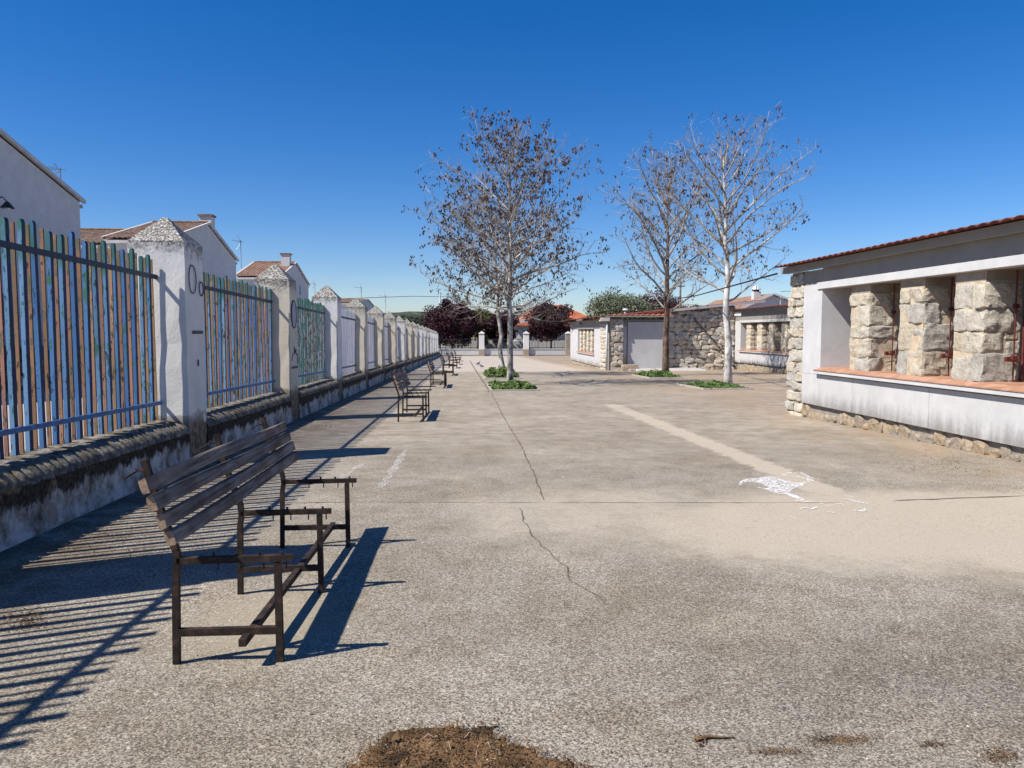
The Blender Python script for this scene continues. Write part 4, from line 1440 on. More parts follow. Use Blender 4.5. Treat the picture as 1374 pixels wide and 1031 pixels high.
for k, (x, lab, mt) in enumerate([(2.72, 'pale gatepost at the left end of the far railings', 'pillar_white'), (8.3, 'pale gatepost right of the two left tree trunks', 'pillar_white'),
                                  (13.6, 'brown gatepost beside the distant stall row', 'concrete')]):
    t = thing('gatepost', (x, YW, zg), lab, 'gatepost', 'gateposts of the far railings')
    MB().box(-0.34, 0.34, -0.34, 0.34, -0.1, 0.85).obj('stone_base', 'rubble', t, bevel=0.02)
    MB().box(-0.33, 0.33, -0.33, 0.33, 0.85, 2.75).obj('shaft', mt, t, bevel=0.01)
    b = MB()
    b.add([(-.38, -.38, 2.75), (.38, -.38, 2.75), (.38, .38, 2.75), (-.38, .38, 2.75), (-.38, -.38, 2.85), (.38, -.38, 2.85), (.38, .38, 2.85), (-.38, .38, 2.85), (0, 0, 3.1)],
          [(3, 2, 1, 0), (0, 1, 5, 4), (1, 2, 6, 5), (2, 3, 7, 6), (3, 0, 4, 7), (4, 5, 8), (5, 6, 8), (6, 7, 8), (7, 4, 8)])
    b.obj('cap', 'trim', t)
# garden wall across the lane, vertical pale boards
t = thing('garden_wall', (8, 104, gz(104)), 'long pale garden wall seen through the far railings', 'wall')
MB().box(-14, 16, 0, 0.3, -0.2, 1.9).obj('wall_body', 'house_white', t)
for k in range(26):
    MB().box(-13.5 + k * 1.15, -13.44 + k * 1.15, -0.03, -0.001, 0, 1.9).obj('board_joint', 'trim', t)

# ------------------------------------------------------------------ houses
def gable_house(name, label, x1, x0, ye, yp, yf, ze, zp_, mat_roof, mat_wall='house', group=None, chim=None, windows=(), verge='trim', roof_pitch=0.3):
    """ridge along x; gable wall at x1 facing +x; eaves at ye (near) and yf (far), ridge at yp"""
    t = thing(name, ((x0 + x1) / 2, yp, gz(yp)), label, 'house', group)
    ox, oy, oz = t.location
    gb = gz(yp) - 0.5
    b = MB()
    poly = [(ye + 0.3 - oy, gb - oz), (yf - 0.3 - oy, gb - oz), (yf - 0.3 - oy, ze - oz - 0.06), (yp - oy, zp_ - oz - 0.16), (ye + 0.3 - oy, ze - oz - 0.06)]
    b.prism(poly, 'x', x0 + 0.1 - ox, x1 - ox)
    b.obj('wall', mat_wall, t)
    for (ya, za, yb, zb) in ((ye, ze, yp, zp_), (yf, ze, yp, zp_)):
        rf = corrugated((x0 - 0.1 - ox, ya - oy, za - oz), (x1 + 0.12 - ox, ya - oy, za - oz), (x0 - 0.1 - ox, yb - oy, zb - oz), (x1 + 0.12 - ox, yb - oy, zb - oz), roof_pitch, 0.07, 0.03, 4)
        rf.obj('roof', mat_roof, t, fix=False)
        for xx in (x1 + 0.10, x0 - 0.1):
            vb = MB()
            vb.beam((xx - ox, ya - oy, za - oz + 0.0), (xx - ox, yb - oy, zb - oz + 0.0), 0.14, 0.16)
            vb.obj('verge', verge, t)
        MB().box(x0 - ox, x1 - ox, min(ya, ya + (0.28 if ya < yp else -0.0)) - oy, max(ya, ya + 0.28 if ya < yp else ya) - oy + 0.02, za - oz - 0.30, za - oz - 0.12).obj('cornice', verge, t)
    MB().tube([(x0 - ox, yp - oy, zp_ - oz + 0.07), (x1 - ox, yp - oy, zp_ - oz + 0.07)], 0.10, 6).obj('ridge_tile', mat_roof, t)
    if chim:
        cx_, cy_, w, z0, z1 = chim
        c = MB().box(cx_ - w / 2 - ox, cx_ + w / 2 - ox, cy_ - w / 2 - oy, cy_ + w / 2 - oy, z0 - oz, z1 - oz).obj('chimney', mat_wall, t)
        MB().box(cx_ - w / 2 - 0.09 - ox, cx_ + w / 2 + 0.09 - ox, cy_ - w / 2 - 0.09 - oy, cy_ + w / 2 + 0.09 - oy, z1 - oz, z1 + 0.14 - oz).obj('chimney_cap', 'roof_brown', c)
    for (wy, wz, ww, wh) in windows:
        f = MB()
        y_, z_ = wy - oy, wz - oz
        for (a, c, d, e) in ((-ww / 2 - .07, ww / 2 + .07, wh / 2, wh / 2 + .07), (-ww / 2 - .07, ww / 2 + .07, -wh / 2 - .07, -wh / 2), (-ww / 2 - .07, -ww / 2, -wh / 2, wh / 2), (ww / 2, ww / 2 + .07, -wh / 2, wh / 2)):
            f.box(x1 - ox, x1 + 0.04 - ox, y_ + a, y_ + c, z_ + d, z_ + e)
        fr = f.obj('window', 'trim', t)
        MB().box(x1 - ox + 0.002, x1 - ox + 0.015, y_ - ww / 2, y_ + ww / 2, z_ - wh / 2, z_ + wh / 2).obj('pane', 'dark', fr)
    return t


gable_house('terraced_house', 'large pale gabled house at the left edge behind the fence', -18, -30, 17.0, 28.0, 38.25, 7.72, 10.25, 'roof_brown',
            group='terraced houses across the street', windows=((31.5, 2.4, 1.2, 1.3),))
gable_house('terraced_house', 'gabled house with chimney right behind the nearest fence pillar', -18, -21.8, 48.8, 56.6, 63.6, 7.28, 9.30, 'roof_brown',
            group='terraced houses across the street', chim=(-18.5, 58.0, 0.85, 8.2, 9.95))
gable_house('terraced_house', 'lower tiled house between the big gable and the nearest pillar', -22.2, -36.0, 49.2, 56.0, 62.0, 7.0, 8.65, 'roof_brown',
            group='terraced houses across the street')
gable_house('terraced_house', 'gabled house with tall white chimney and small window behind the second pillar', -18, -22.4, 78.4, 85.8, 93.1, 7.1, 9.13, 'roof_tan',
            group='terraced houses across the street', chim=(-18.6, 84.0, 0.9, 8.5, 9.8), windows=((87.8, 6.2, 0.8, 1.0),))
gable_house('terraced_house', 'far small tiled house above the fourth and fifth fence pillars', -18, -26, 128, 152, 168, 6.4, 7.9, 'roof_tan',
            group='terraced houses across the street', windows=((148.0, 6.2, 1.5, 0.6),))
# low link walls between the houses, grey
t = thing('courtyard_wall', (-18.3, 43.5, gz(43)), 'shaded grey courtyard wall joining the two nearest houses', 'wall')
MB().box(-0.2, 0.2, -5.4, 5.5, -0.3, 6.0).obj('wall_body', 'house', t)
MB().box(-0.27, 0.27, -5.4, 5.5, 6.0, 6.1).obj('wall_cap', 'trim', t)
# wall lamp on the first house
t = thing('wall_lamp', (-17.98, 31.1, 6.3), 'dark wall lantern on the big gable at the left edge', 'lamp')
MB().tube([(0, 0, 0.3), (0.35, 0, 0.42), (0.5, 0.05, 0.25)], 0.025, 6).obj('bracket', 'black_iron', t)
MB().tube([(0.5, 0.05, 0.25), (0.5, 0.05, 0.12), (0.5, 0.05, 0.0)], [0.06, 0.16, 0.26], 8).obj('lamp_shade', 'black_iron', t)
MB().tube([(0.5, 0.05, 0.02), (0.5, 0.05, -0.08)], [0.12, 0.08], 8).obj('bulb_glass', 'lamp_clear', t)


def antenna(x, y, z0, h, boom, label, ang=0.0, s=1.0):
    t = thing('roof_antenna', (x, y, z0), label, 'antenna', 'television antennas on the roofs')
    r = 0.028 * s
    MB().tube([(0, 0, -0.3), (0, 0, h)], r, 5).obj('mast', 'metal', t)
    b = MB()
    ca, sa = math.cos(ang), math.sin(ang)
    b.tube([(-boom * ca, -boom * sa, h * 0.97), (0.25 * ca, 0.25 * sa, h * 0.9)], r * 0.6, 4)
    for k in range(7):
        q = -boom * (1 - k / 7.0)
        w = 0.16 + 0.05 * k
        b.tube([(q * ca + sa * w, q * sa - ca * w, h * 0.95), (q * ca - sa * w, q * sa + ca * w, h * 0.95)], r * 0.4, 4)
    b.tube([(0, 0, h * 0.85), (-0.25 * ca, -.25 * sa, h * 1.2)], r * 0.6, 4)
    b.tube([(0, 0, h * 0.85), (-0.35 * ca, -.35 * sa, h * 0.6)], r * 0.6, 4)
    b.obj('aerial', 'metal', t)
    return t


antenna(-18.3, 36.9, 8.1, 0.95, 1.05, 'television antenna on the big gable at the left edge', 0.15)
antenna(-18.2, 65.5, 7.1, 2.1, 0.7, 'television antenna between the first two chimneys', 0.5)
antenna(-18.2, 98.0, 6.0, 1.7, 0.9, 'small television antenna right of the tall chimney', 0.2)
antenna(-19.0, 150.0, 7.2, 3.1, 1.4, 'tall thin antenna over the far house, left of the pair', 0.3, 1.6)
antenna(-17.5, 183.0, 5.5, 4.8, 1.5, 'tall thin antenna over the far house, right of the pair', 0.2, 1.8)

# white house on the right beyond the stalls
t = thing('white_house', (26, 68, gz(68)), 'white gabled house with domed chimney beyond the right stall row', 'house')
ox, oy, oz = t.location
b = MB().prism([(23.5 - ox, -0.3), (29.6 - ox, -0.3), (29.6 - ox, 3.35 - oz), (26.0 - ox, 4.55 - oz), (23.5 - ox, 3.45 - oz)], 'y', 62.0 - oy, 76 - oy)
b.obj('wall', 'house_white', t)
for (xa, za) in ((23.2, 3.42), (30.0, 3.3)):
    corrugated((xa - ox, 61.8 - oy, za - oz), (xa - ox, 76 - oy, za - oz), (26.0 - ox, 61.8 - oy, 4.68 - oz), (26.0 - ox, 76 - oy, 4.68 - oz), 0.3, 0.06, 0.03, 4).obj('roof', 'roof_tan', t, fix=False)
    MB().beam((xa - ox, 61.75 - oy, za - oz), (26.0 - ox, 61.75 - oy, 4.68 - oz), 0.1, 0.16).obj('verge', 'stall_white', t)
c = MB().box(25.0 - ox, 25.6 - ox, 63.5 - oy, 64.1 - oy, 3.9 - oz, 4.95 - oz).obj('chimney', 'house_white', t)
MB().tube([(25.3 - ox, 63.8 - oy, 5.12 - oz), (25.3 - ox, 63.8 - oy, 5.3 - oz), (25.3 - ox, 63.8 - oy, 5.48 - oz)], [0.42, 0.3, 0.06], 10).obj('chimney_dome', 'house_white', c)
MB().box(25.1 - ox, 25.5 - ox, 63.6 - oy, 64.0 - oy, 4.95 - oz, 5.13 - oz).obj('chimney_vent', 'dark', c)

# orange-roofed house behind the plum trees
t = thing('tiled_bungalow', (13, 112, gz(112)), 'bungalow with bright orange tiled hip roof behind the plum trees', 'house')
ox, oy, oz = t.location
MB().box(8.0 - ox, 21.0 - ox, 107.5 - oy, 118 - oy, -0.2, 3.35 - oz).obj('wall', 'house_white', t)
for k in range(3):
    f = MB().box(9.0 + 3.6 * k - ox, 10.3 + 3.6 * k - ox, 107.40 - oy, 107.498 - oy, 0.3 - oz, 1.6 - oz).obj('window', 'trim', t)
    MB().box(9.1 + 3.6 * k - ox, 10.2 + 3.6 * k - ox, 107.38 - oy, 107.398 - oy, 0.4 - oz, 1.5 - oz).obj('pane', 'dark', f)
A, B_, C_, D_ = (7.3, 106.9, 2.45), (22, 106.9, 2.0), (22, 119, 2.0), (7.3, 119, 2.45)
P1, P2 = (12.0, 112, 5.45), (15.0, 112, 5.45)
def L3(p):
    return (p[0] - ox, p[1] - oy, p[2] - oz)
corrugated(L3(A), L3(B_), L3(P1), L3(P2), 0.42, 0.09, 0.03, 4).obj('roof', 'roof_orange', t, fix=False)
corrugated(L3(C_), L3(B_), L3((15.0, 112.02, 5.45)), L3((15.0, 112, 5.45)), 0.42, 0.09, 0.03, 4).obj('roof', 'roof_orange', t, fix=False)
corrugated(L3(A), L3(D_), L3(P1), L3((12.0, 112.02, 5.45)), 0.42, 0.09, 0.03, 4).obj('roof', 'roof_orange', t, fix=False)

# poles and cables
def pole(x, y, h, r, label, mat='metal'):
    t = thing('utility_pole', (x, y, gz(y)), label, 'pole')
    MB().tube([(0, 0, -0.2), (0, 0, h)], [r, r * 0.7], 8).obj('shaft', mat, t, smooth=True)
    MB().box(-0.35, 0.35, -0.04, 0.04, h - 0.25, h - 0.17).obj('crossarm', mat, t)
    return t


pole(-2.55, 99.5, 8.2, 0.12, 'slim grey pole rising from the left plum tree')
pole(17.6, 60.0, 6.3, 0.10, 'thin wooden pole rising behind the rubble stone wall', 'bark_brown')
pole(24.1, 56.0, 5.1, 0.05, 'short thin pole on the roof line beside the white house')
tag(MB().tube([(7.05, 16.6, 2.80), (9.8, 31, 3.02), (12.0, 44, 3.33), (17.6, 60, 4.35)], 0.022, 5).obj('overhead_cable', 'cable'),
    'thick black cable running from the near stall roof to the pole', 'cable')
tag(MB().tube([(-25, 150, 7.9), (-10, 165, 9.2), (-1, 185, 10.0)], 0.05, 4).obj('overhead_cable', 'cable'), 'thin distant cable crossing the sky left of the plum tree', 'cable')
tag(MB().tube([(24.1, 56, 4.55), (30, 48, 4.6)], 0.018, 4).obj('overhead_cable', 'cable'), 'thin cable from the short pole toward the right', 'cable')


# ------------------------------------------------------------------ parked cars in the street
def car(x, y, mat, label, rz):
    t = thing('parked_car', (x, y, gz(y)), label, 'car', 'cars parked across the street', rz)
    side = [(-2.1, 0.35), (-2.15, 0.62), (-2.05, 0.86), (-1.1, 0.98), (-0.55, 1.40), (0.75, 1.45), (1.45, 1.05), (2.05, 0.98), (2.12, 0.55), (2.05, 0.32)]
    bm = bmesh.new()
    ws = [0.86, 0.86, 0.80]
    rows = []
    for sgn in (-1, 1):
        rows.append([bm.verts.new((sgn * (0.86 if z < 1.1 else 0.68), yy, z)) for yy, z in side])
    n = len(side)
    bm.faces.new(rows[0]); bm.faces.new(list(reversed(rows[1])))
    for i in range(n):
        bm.faces.new((rows[0][i], rows[0][(i + 1) % n], rows[1][(i + 1) % n], rows[1][i]))
    bmesh.ops.recalc_face_normals(bm, faces=bm.faces)
    bmesh.ops.bevel(bm, geom=bm.edges[:], offset=0.05, segments=2, affect='EDGES')
    me = bpy.data.meshes.new('body'); bm.to_mesh(me); bm.free()
    body = link('body', me, M[mat], t)
    for sgn in (-1, 1):
        b = MB()
        P = [(-0.95, 1.0), (-0.5, 1.34), (0.7, 1.38), (1.25, 1.05)]
        b.add([(sgn * (0.872 if z < 1.1 else 0.735), yy, z) for yy, z in P], [(0, 1, 2, 3)])
        b.obj('side_window', 'glass', t)
        for yy in (-1.3, 1.3):
            w = MB().tube([(sgn * 0.70, yy, 0.31), (sgn * 0.88, yy, 0.31)], 0.31, 16).obj('wheel', 'tyre', t)
            MB().tube([(sgn * 0.881, yy, 0.31), (sgn * 0.895, yy, 0.31)], 0.19, 12).obj('rim', 'metal', w)
        MB().box(sgn * 0.62 - 0.16, sgn * 0.62 + 0.16, -2.175, -2.10, 0.66, 0.80).obj('headlight', 'lamp_clear', t)
        MB().box(sgn * 0.66 - 0.12, sgn * 0.66 + 0.12, 2.07, 2.13, 0.70, 0.92).obj('tail_light', 'lamp_red', t)
        MB().box(sgn * 0.95 - 0.07, sgn * 0.95 + 0.07, -0.85, -0.72, 1.0, 1.12).obj('wing_mirror', mat, t)
    MB().box(-0.25, 0.25, -2.19, -2.14, 0.42, 0.53).obj('number_plate', 'plate', t)
    MB().box(-0.80, 0.80, -2.185, -2.13, 0.575, 0.60).obj('grille_trim', 'lamp_clear', t)
    b = MB(); b.add([(-0.70, -1.10, 1.01), (0.70, -1.10, 1.01), (0.60, -0.585, 1.405), (-0.60, -0.585, 1.405)], [(0, 1, 2, 3)])
    o = b.obj('windscreen', 'glass', t); o.location = (0, -0.02, 0.02)
    return t


car(-15.2, 27.0, 'car_black', 'black car parked across the street behind the nearest slats', R(2))
car(-15.3, 32.5, 'car_blue', 'dark blue car parked behind the black one across the street', R(-1))
car(-15.3, 38, 'car_maroon', 'maroon car parked across the street beyond the dark blue one', R(1))
car(-15.4, 43.5, 'car_black', 'farthest black car parked across the street', R(0))

# ------------------------------------------------------------------ trees
def plane_tree(x, y, label, H, trunk_r, z_first, env, seed, bark, lean=(0, 0), leaf_n=2, n_prim=34, up=0.4, twig_mat='twig', fork=None):
    """bare tree keeping its dry seed clusters. env(t) -> crown radius at relative crown height t"""
    r = np.random.RandomState(seed)
    t = thing('plane_tree', (x, y, gz(y)), label, 'tree', 'bare trees in the yard')
    trunk, limbs, leaves = MB(), MB(), MB()
    def path(p, d, L, n, wig, bend):
        pts = [Vector(p)]
        d = Vector(d).normalized()
        for i in range(n):
            d = (d + Vector((r.normal(0, wig), r.normal(0, wig), r.normal(0, wig) + bend))).normalized()
            pts.append(pts[-1] + d * (L / n))
        return pts
    n = 16
    tp = [Vector((0, 0, -0.1))]
    for i in range(1, n + 1):
        k = i / n
        tp.append(Vector((lean[0] * k + r.normal(0, 0.028) * (k > 0.1), lean[1] * k + r.normal(0, 0.028) * (k > 0.1), H * 0.95 * k)))
    rad = [trunk_r * (1.25 if i == 0 else 1.0) * max(0.06, (1 - (i / n)) ** 0.75) for i in range(n + 1)]
    trunk.tube(tp, rad, 9)
    def at(pts, k):
        f = k * (len(pts) - 1)
        i = min(int(f), len(pts) - 2)
        return pts[i].lerp(pts[i + 1], f - i), (pts[i + 1] - pts[i]).normalized()
    def leafs(p, m):
        for _ in range(m):
            q = p + Vector((r.normal(0, .05), r.normal(0, .05), r.normal(-0.05, .05)))
            a = r.uniform(0, math.pi)
            w = r.uniform(0.018, 0.036)
            h = r.uniform(0.05, 0.11)
            dx, dy = math.cos(a) * w, math.sin(a) * w
            tx, ty = r.normal(0, .02), r.normal(0, .02)
            k = len(leaves.v)
            leaves.v += [(q.x - dx, q.y - dy, q.z), (q.x + dx, q.y + dy, q.z), (q.x + dx * .8 + tx, q.y + dy * .8 + ty, q.z - h), (q.x - dx * .8 + tx, q.y - dy * .8 + ty, q.z - h * .9),
                         (q.x - dy + tx, q.y + dx + ty, q.z - h * .5)]
            leaves.f += [(k, k + 1, k + 2, k + 3), (k, k + 2, k + 4)]
    prims = []
    for i in range(n_prim):
        k = (i + r.uniform(0, 0.8)) / n_prim
        zz = z_first + (H * 0.96 - z_first) * k ** 0.9
        prims.append((zz, k, i * 2.39996 + r.uniform(-.4, .4)))
    for zz, k, az in prims:
        p, _ = at(tp, zz / (H * 0.95) if zz < H * 0.95 else 1)
        L = env(k, az) * r.uniform(0.78, 1.12)
        if L < 0.25:
            continue
        u = up + 0.95 * k
        d = (math.cos(az), math.sin(az), u)
        pr = path(p, d, L * (1 + 0.12 * k), 8, 0.10, 0.028)
        r0 = min(trunk_r * 0.42 * (1 - 0.6 * k), 0.010 + 0.0115 * L)
        limbs.tube(pr, [r0 * (1 - 0.85 * j / 8) for j in range(9)], 6)
        ns = max(3, int(L / 0.26))
        for s in range(ns):
            f = 0.22 + 0.78 * (s + r.uniform(0, .9)) / ns
            q, dd = at(pr, min(f, 0.999))
            side = Vector((r.normal(0, 1), r.normal(0, 1), r.normal(0.35, 0.7)))
            side = (side - dd * side.dot(dd)).normalized()
            d2 = (dd * 0.75 + side * 0.9)
            L2 = (0.28 + 0.36 * L * (1.15 - f)) * r.uniform(0.6, 1.2)
            sp = path(q, d2, L2, 5, 0.14, 0.03)
            r1 = max(0.0055, r0 * 0.36 * (1 - 0.5 * f))
            limbs.tube(sp, [r1 * (1 - 0.7 * j / 5) for j in range(6)], 4, caps=False)
            nt = max(2, int(L2 / 0.15))
            for w in range(nt):
                g = 0.15 + 0.85 * (w + r.uniform(0, .9)) / nt
                q2, d3 = at(sp, min(g, 0.999))
                side = Vector((r.normal(0, 1), r.normal(0, 1), r.normal(0.2, 0.8)))
                L3_ = r.uniform(0.18, 0.55)
                tw = path(q2, d3 * 0.6 + side.normalized() * 0.8, L3_, 3, 0.2, 0.0)
                limbs.tube(tw, [0.0055, 0.0045, 0.0035, 0.0025], 3, caps=False)
                if r.rand() < leaf_n * 0.19:
                    m_ = 2 + r.poisson(leaf_n * 1.3)
                    leafs(tw[-1], m_)
                    if r.rand() < 0.4:
                        leafs(tw[1], 1)
    trunk.obj('trunk', bark, t, smooth=True)
    o = limbs.obj('branches', twig_mat, t, smooth=True, fix=False); o['kind'] = 'stuff'
    o = leaves.obj('dry_seeds', 'dry_leaf', t, fix=False); o['kind'] = 'stuff'
    return t


def env_round(R_, pw=1.0, dirs=None):
    def e(k, az):
        s = math.sin(math.pi * min(1, (k * 0.86 + 0.14))) ** 0.6
        v = R_ * (0.30 + 0.80 * s) * (1 - 0.45 * k) ** pw
        if dirs:
            for (a, amt, kk) in dirs:
                if abs(k - kk) < 0.25:
                    v *= 1 + amt * max(0, math.cos(az - a))
        return v
    return e


x, y = gp(684.5, 517)
plane_tree(x, y, 'tall tree with mottled pale trunk, nearest of the two left trees, full of brown seeds', 8.7, 0.118, 2.5, env_round(4.2, pw=1.0), 3, 'bark', n_prim=46, leaf_n=1.9, up=0.35)
x, y = gp(675, 504)
plane_tree(x, y, 'tree just behind the nearest left tree, leaning crown spreading left', 7.8, 0.125, 2.7, env_round(4.6, dirs=[(math.pi, 0.25, 0.2)]), 8, 'bark', lean=(-0.5, 0), n_prim=38, leaf_n=2.0, up=0.15)
x, y = gp(893, 504)
plane_tree(x, y, 'dark-trunked bare tree before the rubble stone wall', 9.9, 0.165, 2.7, env_round(4.4), 7, 'bark_brown', n_prim=36, leaf_n=0.9, up=0.8)
x, y = gp(977, 515.5)
plane_tree(x, y, 'white-trunked bare tree nearest the right stall row', 8.9, 0.15, 3.0, env_round(4.3), 12, 'bark_white', lean=(-0.3, 0), n_prim=30, leaf_n=0.9, up=0.5)


def leafy(name, x, y, label, rx, rz_, zc, n, leafm, seed, size=0.16, clumps=40, group=None, cat='tree', squash=1.0, bark='bark_brown'):
    """leafy crown: leaf-sized faces gathered in clumps spread over and through the crown"""
    r = np.random.RandomState(seed)
    t = thing(name, (x, y, gz(y)), label, cat, group)
    b = MB()
    cz = zc - gz(y)
    tr = MB().tube([(0, 0, -0.2), (0.05, 0, cz * 0.5), (0, 0.05, cz)], [0.16, 0.12, 0.07], 7)
    tr.obj('trunk', bark, t, smooth=True)
    lim = MB()
    cl = []
    for i in range(clumps):
        v = r.normal(0, 1, 3)
        v /= np.linalg.norm(v)
        k = r.uniform(0.35, 1.0) ** 0.6
        w = 0.85 + 0.3 * r.rand()
        cl.append((v[0] * rx * k * w, v[1] * rx * k * w * squash, cz + v[2] * rz_ * k * w, r.uniform(0.22, 0.42) * rx))
        if i % 3 == 0:
            lim.tube([(0, 0, cz * 0.6), (cl[-1][0] * 0.5, cl[-1][1] * 0.5, (cz + cl[-1][2]) / 2), cl[-1][:3]], [0.05, 0.035, 0.015], 4)
    o = lim.obj('limbs', bark, t, fix=False)
    per = int(n * 1.25) // clumps
    vs = np.zeros((clumps * per, 4, 3))
    idx = 0
    for (cx_, cy_, cz_, s) in cl:
        c = r.normal(0, 1, (per, 3))
        c /= np.linalg.norm(c, axis=1)[:, None]
        c *= (r.rand(per, 1) ** 0.45) * s
        c[:, 2] *= 0.8
        c += (cx_, cy_, cz_)
        a = r.normal(0, 1, (per, 3)); a /= np.linalg.norm(a, axis=1)[:, None]
        d = r.normal(0, 1, (per, 3)); d -= a * np.sum(a * d, 1)[:, None]; d /= np.linalg.norm(d, axis=1)[:, None]
        L = size * r.uniform(0.5, 1.0, (per, 1))
        vs[idx:idx + per, 0] = c - a * L
        vs[idx:idx + per, 1] = c + d * L * 0.45
        vs[idx:idx + per, 2] = c + a * L
        vs[idx:idx + per, 3] = c - d * L * 0.45
        idx += per
    b.v = [tuple(v) for v in vs.reshape(-1, 3)]
    b.f = [(4 * i, 4 * i + 1, 4 * i + 2, 4 * i + 3) for i in range(idx)]
    o = b.obj('crown', leafm, t, fix=False)
    return t


leafy('plum_tree', -1.0, 98.0, 'large dark purple plum tree at the end of the fence', 3.1, 2.5, 2.6, 15000, 'plum_leaf', 1, 0.22, 70, 'purple plum trees beyond the railings')
leafy('plum_tree', 5.2, 100.0, 'smaller purple plum tree behind the two left trunks', 2.5, 2.1, 2.3, 9000, 'plum_leaf', 2, 0.22, 50, 'purple plum trees beyond the railings')
leafy('plum_tree', 11.9, 99.0, 'round purple plum tree in front of the orange-roofed bungalow', 2.75, 2.45, 2.7, 14000, 'plum_leaf', 3, 0.22, 70, 'purple plum trees beyond the railings')
leafy('plum_tree', 25.5, 104.0, 'dark purple tree behind the red roof of the wide hall', 5.0, 2.4, 4.2, 9000, 'plum_leaf', 4, 0.2, 50, 'purple plum trees beyond the railings')
leafy('broadleaf_tree', 2.4, 101.5, 'yellow-green tree between the left and middle plum trees', 1.9, 2.3, 2.2, 7000, 'spring_leaf', 5, 0.16, 40)
leafy('olive_tree', 21.5, 101.0, 'grey-green feathery tree above the distant stall row', 4.3, 1.7, 4.7, 13000, 'olive_leaf', 6, 0.2, 60)
leafy('cypress_tree', 17.9, 106.0, 'small dark evergreen left of the grey-green tree', 0.8, 1.4, 3.0, 3000, 'dark_leaf', 7, 0.14, 20)
leafy('blossom_tree', 10.3, 130.0, 'pale blossoming tree above the left end of the orange roof', 2.8, 2.0, 4.6, 6000, 'blossom', 8, 0.16, 40)
leafy('evergreen_tree', 2.5, 125.0, 'dark evergreen top behind the yellow-green tree', 3.4, 2.0, 3.0, 6000, 'dark_leaf', 9, 0.22, 40)
leafy('evergreen_tree', 7.0, 122.0, 'dark evergreen behind the smaller purple plum tree', 3.0, 2.0, 3.2, 6000, 'dark_leaf', 14, 0.22, 40)
leafy('evergreen_tree', -6.5, 122.0, 'low dark evergreen left of the plum tree beyond the fence end', 3.4, 1.6, 1.6, 5000, 'dark_leaf', 19, 0.22, 40)
leafy('evergreen_tree', 34.0, 112.0, 'dark tree behind the rubble stone wall roof line', 4.0, 1.8, 3.6, 6000, 'dark_leaf', 10, 0.22, 40)

# ------------------------------------------------------------------ tree pits
def pit(x0, x1, y0, y1, label, seed, n, hh, kerb=True, w=1.0):
    r = np.random.RandomState(seed)
    t = thing('tree_pit', ((x0 + x1) / 2, (y0 + y1) / 2, gz((y0 + y1) / 2)), label, 'tree pit', 'planted pits round the trees')
    hx, hy = (x1 - x0) / 2, (y1 - y0) / 2
    t.rotation_euler = (-math.atan(SLOPE), 0, 0)
    MB().box(-hx, hx, -hy, hy, -0.1, 0.02).obj('soil', 'earth', t)
    if kerb:
        for (a, c, d, e) in ((-hx - .09, hx + .09, -hy - .09, -hy), (-hx - .09, hx + .09, hy, hy + .09), (-hx - .09, -hx, -hy, hy), (hx, hx + .09, -hy, hy)):
            MB().box(a, c, d, e, -0.1, 0.05).obj('pit_kerb', 'kerb', t, bevel=0.008)
    b = MB()
    for i in range(n):
        px = r.uniform(-1, 1); py = r.uniform(-1, 1)
        d = max(abs(px), abs(py))
        nz = 0.5 + 0.9 * mnoise.noise(Vector((px * 3.1, py * 3.1, seed * 3.3)))
        if nz < r.uniform(0.0, 0.5) + 0.25 * d ** 4:
            continue
        hl = hh * min(1.6, 0.15 + 1.3 * nz) * (1.15 - 0.7 * d ** 3)
        cx_, cy_ = px * hx * w, py * hy
        z = r.uniform(0.15, 1) * hl
        s = r.uniform(0.03, 0.075)
        a = Vector(r.normal(0, 1, 3)).normalized()
        c = a.orthogonal().normalized()
        a.z *= 0.6
        k = len(b.v)
        p = Vector((cx_ + r.normal(0, .03), cy_ + r.normal(0, .03), 0.02 + z))
        b.v += [tuple(p - a * s), tuple(p + c * s * .6), tuple(p + a * s), tuple(p - c * s * .6)]
        b.f += [(k, k + 1, k + 2, k + 3)]
        if i % 6 == 0:
            b.add([(cx_, cy_, 0), (cx_ + 0.012, cy_, 0), (p.x, p.y, p.z)], [(0, 1, 2)])
    o = b.obj('weeds', 'weed', t, fix=False)
    o['kind'] = 'stuff'
    return t


xl, yl = gp(662, 525); xr, _ = gp(720, 525)
pit(xl, xr, yl, yl + 3.4, 'green planted pit at the foot of the nearest left tree', 1, 6500, 0.17)
xl, yl = gp(653, 508.5); xr, _ = gp(697, 508.5)
pit(xl, xr, yl, yl + 3.6, 'green planted pit at the foot of the second left tree', 2, 6000, 0.32)
xl, yl = gp(873, 508); xr, _ = gp(915, 508)
pit(xl, xr, yl, yl + 3.2, 'weedy pit round the dark-trunked tree', 3, 2600, 0.22)
xl, yl = gp(946, 523); xr, _ = gp(1008, 523)
pit(xl, xr, yl, yl + 3.0, 'low grassy pit round the white-trunked tree', 4, 6000, 0.11)

